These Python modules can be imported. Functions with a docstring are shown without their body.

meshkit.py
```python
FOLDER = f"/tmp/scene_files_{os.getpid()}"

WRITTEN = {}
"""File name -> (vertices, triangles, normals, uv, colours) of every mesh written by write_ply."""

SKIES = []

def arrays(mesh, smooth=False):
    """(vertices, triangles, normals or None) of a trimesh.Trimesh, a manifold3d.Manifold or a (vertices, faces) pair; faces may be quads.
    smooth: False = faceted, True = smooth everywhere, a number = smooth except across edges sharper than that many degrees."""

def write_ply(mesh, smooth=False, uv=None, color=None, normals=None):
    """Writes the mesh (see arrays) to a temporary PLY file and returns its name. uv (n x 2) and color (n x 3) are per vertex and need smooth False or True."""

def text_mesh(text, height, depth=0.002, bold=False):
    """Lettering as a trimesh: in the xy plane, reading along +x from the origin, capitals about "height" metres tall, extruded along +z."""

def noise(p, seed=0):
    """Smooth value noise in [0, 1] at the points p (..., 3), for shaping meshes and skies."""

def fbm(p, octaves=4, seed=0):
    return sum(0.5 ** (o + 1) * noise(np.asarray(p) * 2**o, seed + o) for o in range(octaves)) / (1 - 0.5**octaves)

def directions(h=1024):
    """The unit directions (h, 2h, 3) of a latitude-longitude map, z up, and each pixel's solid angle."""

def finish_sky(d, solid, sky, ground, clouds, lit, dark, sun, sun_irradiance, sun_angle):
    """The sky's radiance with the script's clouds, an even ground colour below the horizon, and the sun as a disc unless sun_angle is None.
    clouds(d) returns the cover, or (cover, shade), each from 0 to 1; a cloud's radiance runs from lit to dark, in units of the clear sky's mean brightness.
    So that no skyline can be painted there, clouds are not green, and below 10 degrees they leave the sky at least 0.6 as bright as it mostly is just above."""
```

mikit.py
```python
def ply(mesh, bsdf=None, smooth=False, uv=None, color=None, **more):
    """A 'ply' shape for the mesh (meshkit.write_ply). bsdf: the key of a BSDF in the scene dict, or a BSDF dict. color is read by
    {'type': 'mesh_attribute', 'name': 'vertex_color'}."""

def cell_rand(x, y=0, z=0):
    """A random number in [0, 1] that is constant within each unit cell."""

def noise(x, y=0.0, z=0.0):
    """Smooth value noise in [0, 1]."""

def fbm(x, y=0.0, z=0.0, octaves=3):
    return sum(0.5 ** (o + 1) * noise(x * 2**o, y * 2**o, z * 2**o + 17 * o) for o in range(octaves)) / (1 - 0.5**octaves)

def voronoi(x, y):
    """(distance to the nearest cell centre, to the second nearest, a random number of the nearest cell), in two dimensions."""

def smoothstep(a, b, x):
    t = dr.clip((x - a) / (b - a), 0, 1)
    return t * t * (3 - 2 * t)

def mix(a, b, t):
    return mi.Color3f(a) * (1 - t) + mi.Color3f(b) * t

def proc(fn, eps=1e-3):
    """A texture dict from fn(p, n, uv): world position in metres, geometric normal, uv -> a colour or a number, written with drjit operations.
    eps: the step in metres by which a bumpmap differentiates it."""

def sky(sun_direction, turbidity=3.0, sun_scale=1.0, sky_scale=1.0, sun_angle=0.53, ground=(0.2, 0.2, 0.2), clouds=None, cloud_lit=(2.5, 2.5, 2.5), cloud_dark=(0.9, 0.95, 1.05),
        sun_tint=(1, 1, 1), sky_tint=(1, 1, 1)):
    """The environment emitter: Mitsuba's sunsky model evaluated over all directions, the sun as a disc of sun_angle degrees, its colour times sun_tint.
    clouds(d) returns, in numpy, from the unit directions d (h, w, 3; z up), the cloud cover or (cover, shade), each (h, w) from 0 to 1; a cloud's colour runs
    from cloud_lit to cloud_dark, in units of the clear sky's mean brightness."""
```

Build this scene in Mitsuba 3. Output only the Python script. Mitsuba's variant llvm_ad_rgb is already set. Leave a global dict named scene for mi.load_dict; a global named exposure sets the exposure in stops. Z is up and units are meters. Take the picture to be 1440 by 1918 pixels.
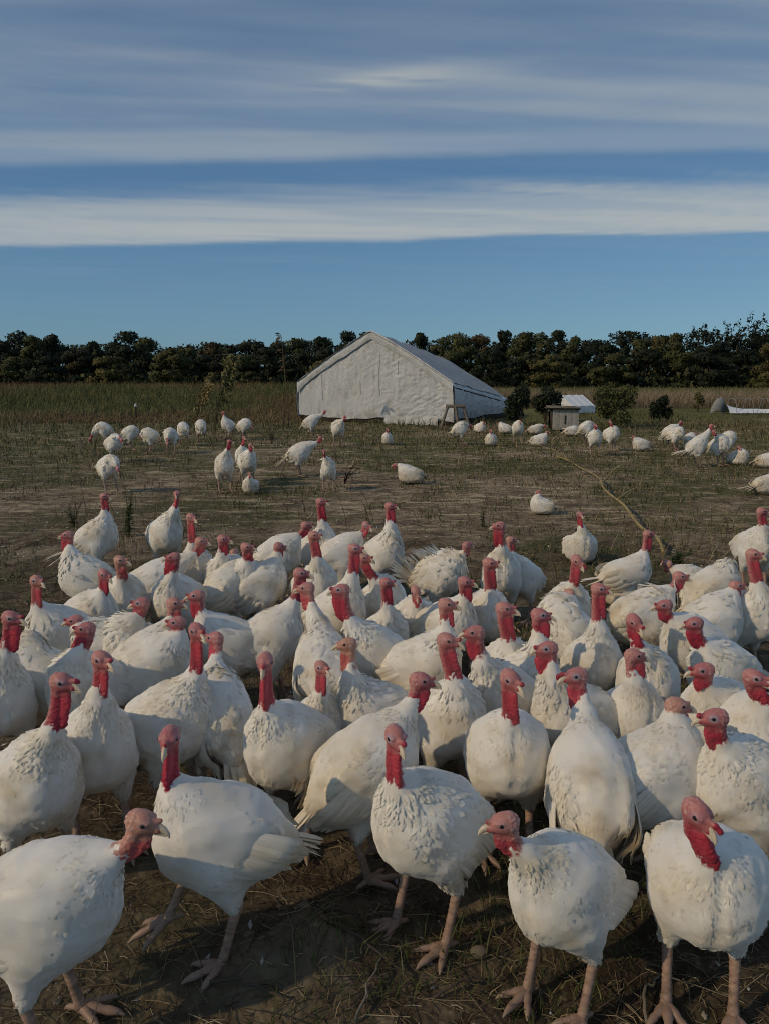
import math, numpy as np, trimesh, mitsuba as mi, mikit, meshkit, drjit as dr
from scipy.spatial import cKDTree
import manifold3d as m3
T4 = mi.ScalarTransform4f

# ------------------------------------------------------------------ camera, sky, exposure
CAM_H, PITCH, FPX = 1.70, 10.2, 1440.0                 # eye height (m), degrees down, focal length in pixels of a 1440 wide frame
cp, sp = math.cos(math.radians(PITCH)), math.sin(math.radians(PITCH))
scene, labels = {}, {}
scene['camera'] = {'type': 'perspective', 'fov': 53.13, 'fov_axis': 'x', 'near_clip': 0.05, 'far_clip': 3000.0,
                   'to_world': T4().look_at(origin=[0, 0, CAM_H], target=[0, cp, CAM_H - sp], up=[0, 0, 1])}
SUN = np.array([-0.77, -0.42, 0.52]); SUN /= np.linalg.norm(SUN)


def clouds(d):
    ay = np.abs(d[..., 1]) + 1e-3; az = np.degrees(np.arctan(d[..., 0] / np.maximum(ay, .15))); el = np.degrees(np.arctan2(d[..., 2], ay))   # straight strips of cloud across the view
    # stretched sheets of high cloud: noise on a plane seen from below, long along x
    h = np.maximum(d[..., 2], 0.03)
    X, Y = d[..., 0] / h, d[..., 1] / h
    q = np.stack([X * 0.30 + Y * 0.05, Y * 1.15 - X * 0.06, X * 0 + 3.3], -1)
    n = meshkit.fbm(q, 5, seed=4)
    wisp = meshkit.fbm(np.stack([X * .55 + Y * .35, Y * 4.2 - X * .55, X * 0 + 9.1], -1), 5, seed=11)
    fine = meshkit.fbm(np.stack([X * 1.6 + Y * 1.0, Y * 15.0 - X * 1.9, X * 0 + 5.1], -1), 4, seed=17)
    rip = meshkit.fbm(np.stack([X * 3.2 + Y * 1.5, Y * 10.0 - X * 1.2, X * 0 + 7.7], -1), 4, seed=23) - .5
    warp = (meshkit.fbm(np.stack([az * .05, el * .10, az * 0 + 1.7], -1), 3, seed=6) - .5)
    rag = (meshkit.fbm(np.stack([az * .22, el * .8, az * 0 + 2.7], -1), 4, seed=8) - .5)
    e = el - 0.018 * az + warp * 1.0 + rag * .45
    S = lambda a, b, x: np.clip((x - a) / (b - a), 0, 1) ** 2 * (3 - 2 * np.clip((x - a) / (b - a), 0, 1))
    band = S(9.25, 9.65, e) * (1 - .22 * S(9.9, 12.2, e)) * (1 - S(11.6, 13.6, e + (fine - .5) * 1.2))   # the pale lowest sheet, sharp underneath
    band = band * (.86 + .14 * S(.3, .6, wisp)) * (.94 + .18 * (fine - .5))
    veil = S(14.2, 15.0, e) * (1 - S(15.4, 17.5, e)) * .60
    upper = S(14.6, 16.5, e) * (.38 + .46 * S(.34, .74, wisp * .5 + n * .5) + .20 * (fine - .5) + .30 * rip)
    bright = np.exp(-((az - 1.5) / 7.5) ** 2 - ((e - 19.2 - .09 * az - 1.1 * rag) / .75) ** 2) * S(.40, .62, fine) * .6 + np.exp(-((az - 27) / 9) ** 2 - ((e - 21.8) / 1.1) ** 2) * .35 * S(.3, .6, wisp)
    gap = S(13.0, 14.0, e) * (1 - S(14.0, 15.0, e)) * .06 * wisp
    low = .05 * S(2, 9, e) * S(.4, .7, wisp)
    c = np.maximum.reduce([band * .86, np.maximum(veil, upper * .74) + bright * .34, gap, low])
    return np.clip(c, 0, .93), np.clip(.95 - 1.0 * np.maximum(band, bright) - .5 * S(.4, .75, wisp), 0, 1)


scene['sky'] = mikit.sky(SUN.tolist(), turbidity=2.2, sun_scale=0.68, sky_scale=1.20, sun_angle=0.8, ground=(.10, .09, .06), clouds=clouds,
                         cloud_lit=(3.15, 3.3, 3.2), cloud_dark=(1.85, 2.35, 2.95), sun_tint=(1.0, .97, .92), sky_tint=(.76, .97, 1.14))
exposure = 0.78


def pix_dir(px, py):
    a, b = (px - 720.0) / FPX, (py - 959.0) / FPX
    d = np.array([a, cp - b * sp, -sp - b * cp])
    return d


def on_ground(px, py, z=0.0):
    d = pix_dir(px, py); t = (z - CAM_H) / d[2]
    return np.array([d[0] * t, d[1] * t, z])


def at_depth(px, py, Y):
    d = pix_dir(px, py); t = Y / d[1]
    return np.array([d[0] * t, Y, CAM_H + d[2] * t])


# ------------------------------------------------------------------ helpers
def lab(key, label=None, cat=None, group=None, kind=None):
    e = labels.setdefault(key, {})
    for k, v in (('label', label), ('category', cat), ('group', group), ('kind', kind)):
        if v: e[k] = v


_num = {}


def numbered(base):
    n = _num.get(base, -1) + 1
    _num[base] = n
    return base if n == 0 else f'{base}_{n:03d}'


def put(key, v, f, bsdf, color=None, normals=None, smooth=True):
    v = np.asarray(v, float); f = np.asarray(f, int)
    if f.shape[1] == 4: f = np.vstack([f[:, [0, 1, 2]], f[:, [0, 2, 3]]])
    if normals is not None:
        path = meshkit.write_ply((v, f), False, None, color, normals=normals)
        scene[key] = {'type': 'ply', 'filename': path, 'face_normals': False, 'bsdf': {'type': 'ref', 'id': bsdf}}
    else:
        scene[key] = mikit.ply((v, f), bsdf, smooth=smooth, color=color)


def join(parts):
    vs, fs, at = [], [], 0
    for v, f in parts:
        f = np.asarray(f)
        if f.shape[1] == 4: f = np.vstack([f[:, [0, 1, 2]], f[:, [0, 2, 3]]])
        vs.append(v); fs.append(f + at); at += len(v)
    return np.vstack(vs), np.vstack(fs)


def unit(a):
    return a / np.maximum(np.linalg.norm(a, axis=-1, keepdims=True), 1e-9)


def tube(pts, rad, sides=8, cap=True):
    """closed tapered tube along a polyline"""
    p = np.asarray(pts, float); r = np.broadcast_to(rad, (len(p),)).astype(float)
    t = unit(np.gradient(p, axis=0))
    a = np.cross(t[0], [0, 0, 1.0] if abs(t[0][2]) < .9 else [1.0, 0, 0]); a /= np.linalg.norm(a)
    A = []
    for k in range(len(p)):
        a = a - t[k] * (a @ t[k]); a /= np.linalg.norm(a); A.append(a)
    A = np.array(A); B = np.cross(t, A)
    ang = np.arange(sides) * 2 * np.pi / sides
    v = p[:, None] + r[:, None, None] * (np.cos(ang)[None, :, None] * A[:, None] + np.sin(ang)[None, :, None] * B[:, None])
    i, j = np.meshgrid(np.arange(len(p) - 1), np.arange(sides), indexing='ij')
    q = np.stack([i * sides + j, i * sides + (j + 1) % sides, (i + 1) * sides + (j + 1) % sides, (i + 1) * sides + j], -1).reshape(-1, 4)
    f = np.vstack([q[:, [0, 1, 2]], q[:, [0, 2, 3]]])
    v = v.reshape(-1, 3)
    if cap:
        n = len(v); v = np.vstack([v, p[0], p[-1]])
        k = np.arange(sides); k2 = (k + 1) % sides; e = (len(p) - 1) * sides
        f = np.vstack([f, np.stack([k2, k, k * 0 + n], 1), np.stack([e + k, e + k2, k * 0 + n + 1], 1)])
    return v, f


def boxm(c, size, rot=0.0, tilt=0.0):
    m = trimesh.creation.box(size)
    v = np.array(m.vertices)
    if tilt:
        a = math.radians(tilt); v = v @ np.array([[math.cos(a), 0, -math.sin(a)], [0, 1, 0], [math.sin(a), 0, math.cos(a)]])
    a = math.radians(rot); v = v @ np.array([[math.cos(a), math.sin(a), 0], [-math.sin(a), math.cos(a), 0], [0, 0, 1]])
    return v + np.asarray(c, float), np.array(m.faces)


def rotz(a):
    a = math.radians(a); return np.array([[math.cos(a), -math.sin(a), 0], [math.sin(a), math.cos(a), 0], [0, 0, 1.0]])


def srgb(r, g, b):
    x = np.array([r, g, b]) / 255.0
    return np.where(x < .04045, x / 12.92, ((x + .055) / 1.055) ** 2.4)

ORD = ['first', 'second', 'third', 'fourth', 'fifth', 'sixth', 'seventh', 'eighth', 'ninth', 'tenth', 'eleventh', 'twelfth', 'thirteenth', 'fourteenth', 'fifteenth', 'sixteenth', 'seventeenth', 'eighteenth', 'nineteenth', 'twentieth']
ORD += ['twenty-' + w for w in ORD[:9]] + ['thirtieth'] + ['thirty-' + w for w in ORD[:9]]

# ------------------------------------------------------------------ materials
VC = {'type': 'mesh_attribute', 'name': 'vertex_color'}


def mat(key, rough=.8, spec=.3, color=None, two=True, bump=None, scale=1.0, **more):
    b = {'type': 'principled', 'base_color': VC if color is None else color if isinstance(color, dict) else {'type': 'rgb', 'value': list(map(float, color))}, 'roughness': rough, 'specular': spec, **more}
    if bump is not None: b = {'type': 'bumpmap', 'arbitrary': mikit.proc(bump, eps=.002), 'bsdf': b, 'scale': scale}
    scene[key] = {'type': 'twosided', 'bsdf': b} if two else b


noise, fbm, mix, sstep = mikit.noise, mikit.fbm, mikit.mix, mikit.smoothstep
mat('feather_mat', .75, .18, sheen=.25)
mat('skin_mat', .5, .4)
mat('matte_mat', .9, .12)
mat('horn_mat', .38, .45)
mat('eye_mat', .08, .6, color=(.012, .008, .006))
# ------------------------------------------------------------------ the ground
rg = np.random.default_rng(5)


def ground_h(x, y):
    p = np.stack([x, y, x * 0 + .5], -1)
    near = np.exp(-np.maximum(y - 14, 0) / 20)
    h = (meshkit.fbm(p * .9, 3, seed=2) - .5) * .05 * near + (meshkit.fbm(p * 5.5, 4, seed=3) - .5) * .035 * near + (meshkit.fbm(p * .02, 2, seed=8) - .5) * .2 * (1 - near)
    m = on_ground(560, 1790)
    r = np.sqrt(((x - m[0]) / 1.35) ** 2 + (y - m[1]) ** 2)
    h = h + .115 * np.exp(-(r / .15) ** 2) * (.8 + .5 * meshkit.noise(p * 22))
    return h - .012


def graded(a, b, d0, grow):
    o, d = [a], d0
    while o[-1] < b: o.append(o[-1] + d); d *= grow
    return np.array(o)


gy = np.concatenate([-graded(0, 60, .10, 1.35)[:0:-1], graded(0, 1.2, .06, 1.0), graded(1.23, 3.6, .026, 1.0), graded(3.63, 900, .028, 1.042)])
gx = np.concatenate([graded(0, 1.6, .027, 1.0), graded(1.63, 900, .029, 1.048)]); gx = np.concatenate([-gx[:0:-1], gx])
X, Y = np.meshgrid(gx, gy, indexing='ij')
Z = ground_h(X, Y)
i, j = np.meshgrid(np.arange(len(gx) - 1), np.arange(len(gy) - 1), indexing='ij'); w = len(gy)
q = np.stack([i * w + j, (i + 1) * w + j, (i + 1) * w + j + 1, i * w + j + 1], -1).reshape(-1, 4)


def soil(p, n, uv):
    a = fbm(p.x * .55, p.y * .55, 1.5, octaves=4); b = fbm(p.x * 3.1 + 7, p.y * 3.1, 4.5, octaves=4); c = fbm(p.x * 19, p.y * 19, 2.5, octaves=3); g = noise(p.x * 90, p.y * 90, .5)
    s = p.x * .34 + p.y * .94; st = fbm(p.x * 2.2, p.y * 9, 6.5, octaves=3)
    col = mix((.044, .034, .024), (.150, .120, .084), sstep(.3, .72, b * .6 + c * .4))
    col = mix(col, (.27, .225, .16), sstep(.58, .80, c * .6 + g * .4) * .6)
    far = sstep(8., 17., p.y)
    green = sstep(.46, .66, a + .12 * far) * sstep(.30, .60, b)
    col = mix(col, mix((.034, .044, .017), (.070, .078, .030), c), green * (.65 + .25 * far))
    straw = sstep(.53, .68, st) * sstep(6., 10., p.y) * (1 - sstep(22., 30., p.y))
    col = mix(col, (.27, .225, .15), straw * .6)
    dryness = sstep(5., 9., p.y) * (1 - green) * .70
    col = col * (1 + dryness)
    field = sstep(24., 34., p.y + (a - .5) * 10)
    col = mix(col, mix((.045, .050, .018), (.11, .105, .045), a), field)
    return col


mat('soil_mat', .95, .08, color=mikit.proc(soil), two=False, bump=lambda p, n, uv: (fbm(p.x * 22, p.y * 22, .5, octaves=3) * .6 + noise(p.x * 95, p.y * 95, 1.5) * .22) * sstep(16., 3., p.y), scale=.030)
gv = np.stack([X, Y, Z], -1).reshape(-1, 3)
scene['ground'] = mikit.ply((gv, q), 'soil_mat', smooth=True, uv=gv[:, :2]); lab('ground', 'bare trampled brown soil with thin grass and straw running back to a green field', 'ground', kind='structure')


# ------------------------------------------------------------------ blades, straw, stems
def blades(root, hgt, wid, lean, az, col, rows=3, tipcol=None, bend=1.0):
    n = len(root); S = np.linspace(0, 1, rows)
    dirv = np.stack([np.cos(az), np.sin(az)], -1)
    off = lean[:, None] * hgt[:, None] * (S[None] ** (1 + bend))
    zz = hgt[:, None] * S[None] * np.sqrt(np.clip(1 - (lean[:, None] * S[None] * .6) ** 2, .05, 1))
    c = np.concatenate([root[:, None, :2] + dirv[:, None] * off[..., None], (root[:, 2:3] + zz)[..., None]], -1)
    a2 = az + np.pi / 2 + np.random.default_rng(n).normal(0, .5, n)
    sd = np.stack([np.cos(a2), np.sin(a2), 0 * a2], -1)
    w = wid[:, None] * np.interp(S, [0, .4, 1], [.8, 1, .12])[None]
    v = c[:, :, None] + sd[:, None, None] * (w[..., None, None] * np.array([-.5, .5])[None, None, :, None])
    k = np.arange(rows - 1)
    q = np.stack([2 * k, 2 * k + 1, 2 * k + 3, 2 * k + 2], -1)
    f = (np.arange(n)[:, None, None] * rows * 2 + q[None]).reshape(-1, 4)
    tc = col if tipcol is None else tipcol
    C = col[:, None] * (1 - S[None, :, None]) + tc[:, None] * S[None, :, None]
    return v.reshape(-1, 3), f, np.repeat(C[:, :, None], 2, 2).reshape(-1, 3)


def straws(c, ln, wid, az, col, arch, tilt):
    """bits of straw and stem lying on the soil, each a bent three sided rod"""
    n = len(c); S = np.linspace(-.5, .5, 3)
    d = np.stack([np.cos(az), np.sin(az), 0 * az], -1); sd = np.stack([-np.sin(az), np.cos(az), 0 * az], -1)
    cur = np.random.default_rng(n + 3).normal(0, .22, n)
    P = c[:, None] + d[:, None] * (ln[:, None] * S[None])[..., None] + sd[:, None] * ((cur * ln)[:, None] * (S ** 2 * 2 - .2)[None])[..., None]
    P[..., 2] += arch[:, None] * (1 - 4 * S[None] ** 2) + tilt[:, None] * ln[:, None] * (S[None] + .5)
    o = np.array([[-.5, 0.0], [.5, 0.0], [0, .7]])
    v = P[:, :, None] + sd[:, None, None] * (wid[:, None, None] * o[None, None, :, 0].repeat(1, 0))[..., None] + np.array([0, 0, 1.0]) * (wid[:, None, None] * o[None, None, :, 1])[..., None]
    k, m = np.meshgrid(np.arange(2), np.arange(3), indexing='ij')
    q = np.stack([k * 3 + m, k * 3 + (m + 1) % 3, (k + 1) * 3 + (m + 1) % 3, (k + 1) * 3 + m], -1).reshape(-1, 4)
    f = (np.arange(n)[:, None, None] * 9 + q[None]).reshape(-1, 4)
    return v.reshape(-1, 3), f, np.repeat(col, 9, 0)


def fan_points(n, y0, y1, power=1.0, margin=1.15, x0=-1.0, x1=1.0):
    """points over the field between two distances, spread a little beyond the width of view"""
    u = rg.random(n) ** power; y = y0 + (y1 - y0) * u
    x = (x0 + (x1 - x0) * rg.random(n)) * (y * .5 * margin + .25)
    return np.stack([x, y, ground_h(x, y)], -1)


def palette(n, cols, jit=.18):
    c = np.array(cols)[rg.integers(0, len(cols), n)]
    return np.clip(c * rg.lognormal(0, jit, (n, 1)), 0, .6)


STRAW = [(.22, .175, .11), (.15, .12, .075), (.10, .08, .055), (.32, .27, .18), (.065, .05, .036), (.08, .062, .045)]
GREEN = [(.050, .070, .022), (.068, .085, .028), (.036, .054, .018), (.09, .095, .036)]
DRY = [(.17, .13, .075), (.25, .20, .12), (.14, .115, .06), (.11, .10, .045)]
mat('blade_mat', .8, .15)
n = 9500; P = fan_points(n, 1.35, 4.6, 1.2); P[:, 2] += .003
v, f, c = straws(P, rg.gamma(2.2, .035, n).clip(.02, .30), rg.uniform(.0012, .0032, n), rg.random(n) * 6.3, palette(n, STRAW), rg.gamma(1.5, .004, n), rg.choice([0, 0, 0, .15, .4], n) * rg.random(n))
n2 = 9500; P = fan_points(n2, 4.6, 17, .9); P[:, 2] += .004
v2, f2, c2 = straws(P, rg.gamma(2.2, .05, n2).clip(.03, .45), rg.uniform(.003, .006, n2), rg.random(n2) * 6.3, palette(n2, STRAW), rg.gamma(1.5, .006, n2), rg.choice([0, 0, .1, .5], n2) * rg.random(n2))
V, F = join([(v, f), (v2, f2)]); put('straw', V, F, 'blade_mat', np.vstack([c, c2])); lab('straw', 'dry straw and broken stems strewn over the trampled soil', 'straw', kind='stuff')

# short green grass in patches between the birds and thinly over the field
P = fan_points(80000, 1.4, 27, 1.2)
pn = meshkit.fbm(np.stack([P[:, 0] * .55, P[:, 1] * .55, P[:, 0] * 0 + 1.5], -1), 3, seed=21) + .06 * np.clip((P[:, 1] - 12) / 8, 0, 1)
cl = meshkit.noise(np.stack([P[:, 0] * 4.5, P[:, 1] * 4.5, P[:, 0] * 0], -1), seed=4)
bare_ = np.clip((P[:, 1] - 5.5) / 3, 0, 1) * np.clip((.16 - P[:, 0] / P[:, 1]) / .2, 0, 1) * np.clip((24 - P[:, 1]) / 6, 0, 1)
P = P[(pn > .475 + .09 * bare_ - .05 * np.clip((P[:, 1] - 13) / 6, 0, 1) - .03 * np.clip(P[:, 0] / P[:, 1] * 4, 0, 1)) & (cl > .36 - .08 * np.clip((P[:, 1] - 9) / 6, 0, 1) * (P[:, 0] > .05 * P[:, 1]))]; n = len(P)
dist = P[:, 1]
h = rg.gamma(3, .013, n) * (1 + dist * .045); col = palette(n, GREEN); dry = rg.random(n) < np.clip(.1 + dist * .018, 0, .45); col[dry] = palette(dry.sum(), DRY)
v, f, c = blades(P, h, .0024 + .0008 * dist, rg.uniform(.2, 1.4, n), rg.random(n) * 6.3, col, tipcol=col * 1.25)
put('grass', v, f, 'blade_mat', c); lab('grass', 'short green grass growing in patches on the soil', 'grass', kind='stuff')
# dry upright stems, seed heads
P = fan_points(10000, 5.4, 28, 1.0)
pn = meshkit.fbm(np.stack([P[:, 0] * .4, P[:, 1] * .4, P[:, 0] * 0 + 4.5], -1), 3, seed=31)
P = P[pn > .46 + .05 * (P[:, 0] < 0)]; n = len(P)
col = palette(n, DRY + [(.075, .05, .035)])
v, f, c = blades(P, rg.gamma(3.2, .055, n).clip(.06, .55), .003 + .00045 * P[:, 1], rg.uniform(.1, 1.3, n), rg.random(n) * 6.3, col, rows=4, bend=.6)
put('dry_grass', v, f, 'blade_mat', c); lab('dry_grass', 'dry brown stems standing thinly over the trampled field', 'dry grass', kind='stuff')

# tall grass beyond: rusty and olive on the left, a pale reed band and a green strip on the right
def field_grass(key, n, y0, y1, x0, x1, hfn, cols, label, cat, wid=.02, power=1.0, patch=None):
    y = y0 + (y1 - y0) * rg.random(n) ** power; x = (x0 + (x1 - x0) * rg.random(n)) * y
    P = np.stack([x, y, ground_h(x, y)], -1)
    k = meshkit.fbm(np.stack([x * .07, y * .05, x * 0 + 2.2], -1), 4, seed=41)
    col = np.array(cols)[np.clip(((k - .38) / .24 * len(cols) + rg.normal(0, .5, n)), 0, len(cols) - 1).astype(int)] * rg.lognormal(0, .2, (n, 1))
    h = hfn(x, y) * rg.uniform(.45, 1.15, n) * (.6 + .8 * k)
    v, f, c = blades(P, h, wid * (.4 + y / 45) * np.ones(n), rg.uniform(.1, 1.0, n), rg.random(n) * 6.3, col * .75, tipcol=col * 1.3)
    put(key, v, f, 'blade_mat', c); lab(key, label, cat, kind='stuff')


field_grass('tall_grass', 36000, 27, 112, -.58, -.075, lambda x, y: .14 + .62 * np.clip((y - 27) / 26, 0, 1) + .2 * np.clip((y - 55) / 40, 0, 1), [(.17, .10, .055), (.15, .115, .052), (.10, .105, .042), (.085, .098, .038), (.12, .12, .055), (.15, .10, .058)],
            'tall rusty and olive meadow grass at the left beyond the turkeys', 'tall grass', power=1.6)
field_grass('tall_grass_001', 7000, 25, 33, -.58, .60, lambda x, y: .20 + .12 * np.sin(x * .8), [(.065, .08, .03), (.085, .095, .038), (.12, .12, .052), (.17, .15, .08)],
            'low green grass strip in front of the tent and the meadow', 'grass')
field_grass('reeds', 17000, 38, 48, .13, .62, lambda x, y: .88 + 0 * x, [(.21, .165, .11), (.25, .20, .14), (.17, .135, .085)],
            'pale dry reed band at the right beyond the shrubs', 'reeds', wid=.013)
field_grass('meadow_grass', 9000, 52, 105, .06, .62, lambda x, y: .30 + 0 * x, [(.075, .085, .03), (.10, .105, .04), (.13, .12, .06)],
            'sunlit green meadow strip between the reeds and the trees', 'meadow grass')

# white down and pebbles on the soil
n = 1500; P = fan_points(n, 1.4, 19, .8); P[:, 2] += .004
ang = rg.random(n) * 6.3; L = rg.uniform(.012, .035, n) * (1 + .04 * P[:, 1])
d = np.stack([np.cos(ang), np.sin(ang), rg.uniform(0, .5, n)], -1); sd = np.stack([-np.sin(ang), np.cos(ang), 0 * ang], -1)
tv = np.stack([P - d * L[:, None] * .5, P + sd * L[:, None] * .2, P + d * L[:, None] * .5 + [0, 0, .004], P - sd * L[:, None] * .2, P + np.stack([0 * L, 0 * L, L * .22], -1)], 1)
tf = np.array([[0, 1, 4], [1, 2, 4], [2, 3, 4], [3, 0, 4]])
put('fallen_feathers', tv.reshape(-1, 3), (np.arange(n)[:, None, None] * 5 + tf[None]).reshape(-1, 3), 'feather_mat', np.repeat(palette(n, [(.55, .53, .48), (.4, .38, .33)]), 5, 0)); lab('fallen_feathers', 'small white feathers dropped on the soil', 'feathers', kind='stuff')
ico = trimesh.creation.icosphere(subdivisions=1); n = 260; P = fan_points(n, 1.35, 4.5, 1.3)
r_ = rg.gamma(2.5, .0032, n).clip(.003, .022)
sv = np.array(ico.vertices)[None] * r_[:, None, None] * rg.uniform(.6, 1.3, (n, 1, 3)) * (1 + .25 * rg.normal(size=(n, len(ico.vertices), 1))) * np.array([1, 1, .65]) + P[:, None]
put('pebbles', sv.reshape(-1, 3), (np.arange(n)[:, None, None] * len(ico.vertices) + np.array(ico.faces)[None]).reshape(-1, 3), 'matte_mat', np.repeat(palette(n, [(.12, .095, .07), (.20, .17, .13), (.28, .25, .21)]), len(ico.vertices), 0)); lab('pebbles', 'small stones and clods on the soil in front', 'pebbles', kind='stuff')


# ------------------------------------------------------------------ trees
def leaf_quads(c, size, rngl, aspect=.6):
    n = len(c); a = unit(rngl.normal(size=(n, 3))); b = unit(np.cross(a, rngl.normal(size=(n, 3))))
    s = size * rngl.uniform(.6, 1.4, (n, 1))
    v = np.stack([c - a * s, c + b * s * aspect, c + a * s, c - b * s * aspect], 1)
    f = np.arange(n)[:, None] * 4 + np.array([0, 1, 2, 3])[None]
    return v.reshape(-1, 3), f


def leaf_tris(c, size, rngl):
    n = len(c); a = unit(rngl.normal(size=(n, 3))); b = unit(np.cross(a, rngl.normal(size=(n, 3)))); s = size * rngl.uniform(.6, 1.5, (n, 1))
    return np.stack([c - a * s + b * s * .55, c - a * s * .7 - b * s * .6, c + a * s * 1.2], 1).reshape(-1, 3), np.arange(n * 3).reshape(-1, 3)


mat('bark_mat', .9, .1, color=(.075, .06, .048))
mat('leaf_mat', .75, .15)
LEAF = dict(dark=[(.024, .034, .020), (.033, .042, .022), (.020, .028, .018)], olive=[(.070, .078, .032), (.085, .085, .034), (.055, .064, .027)],
            rusty=[(.085, .062, .030), (.07, .054, .029), (.052, .050, .027)], yellow=[(.12, .105, .038), (.095, .09, .036), (.072, .074, .032)], pine=[(.018, .027, .016), (.026, .035, .020)])


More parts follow.
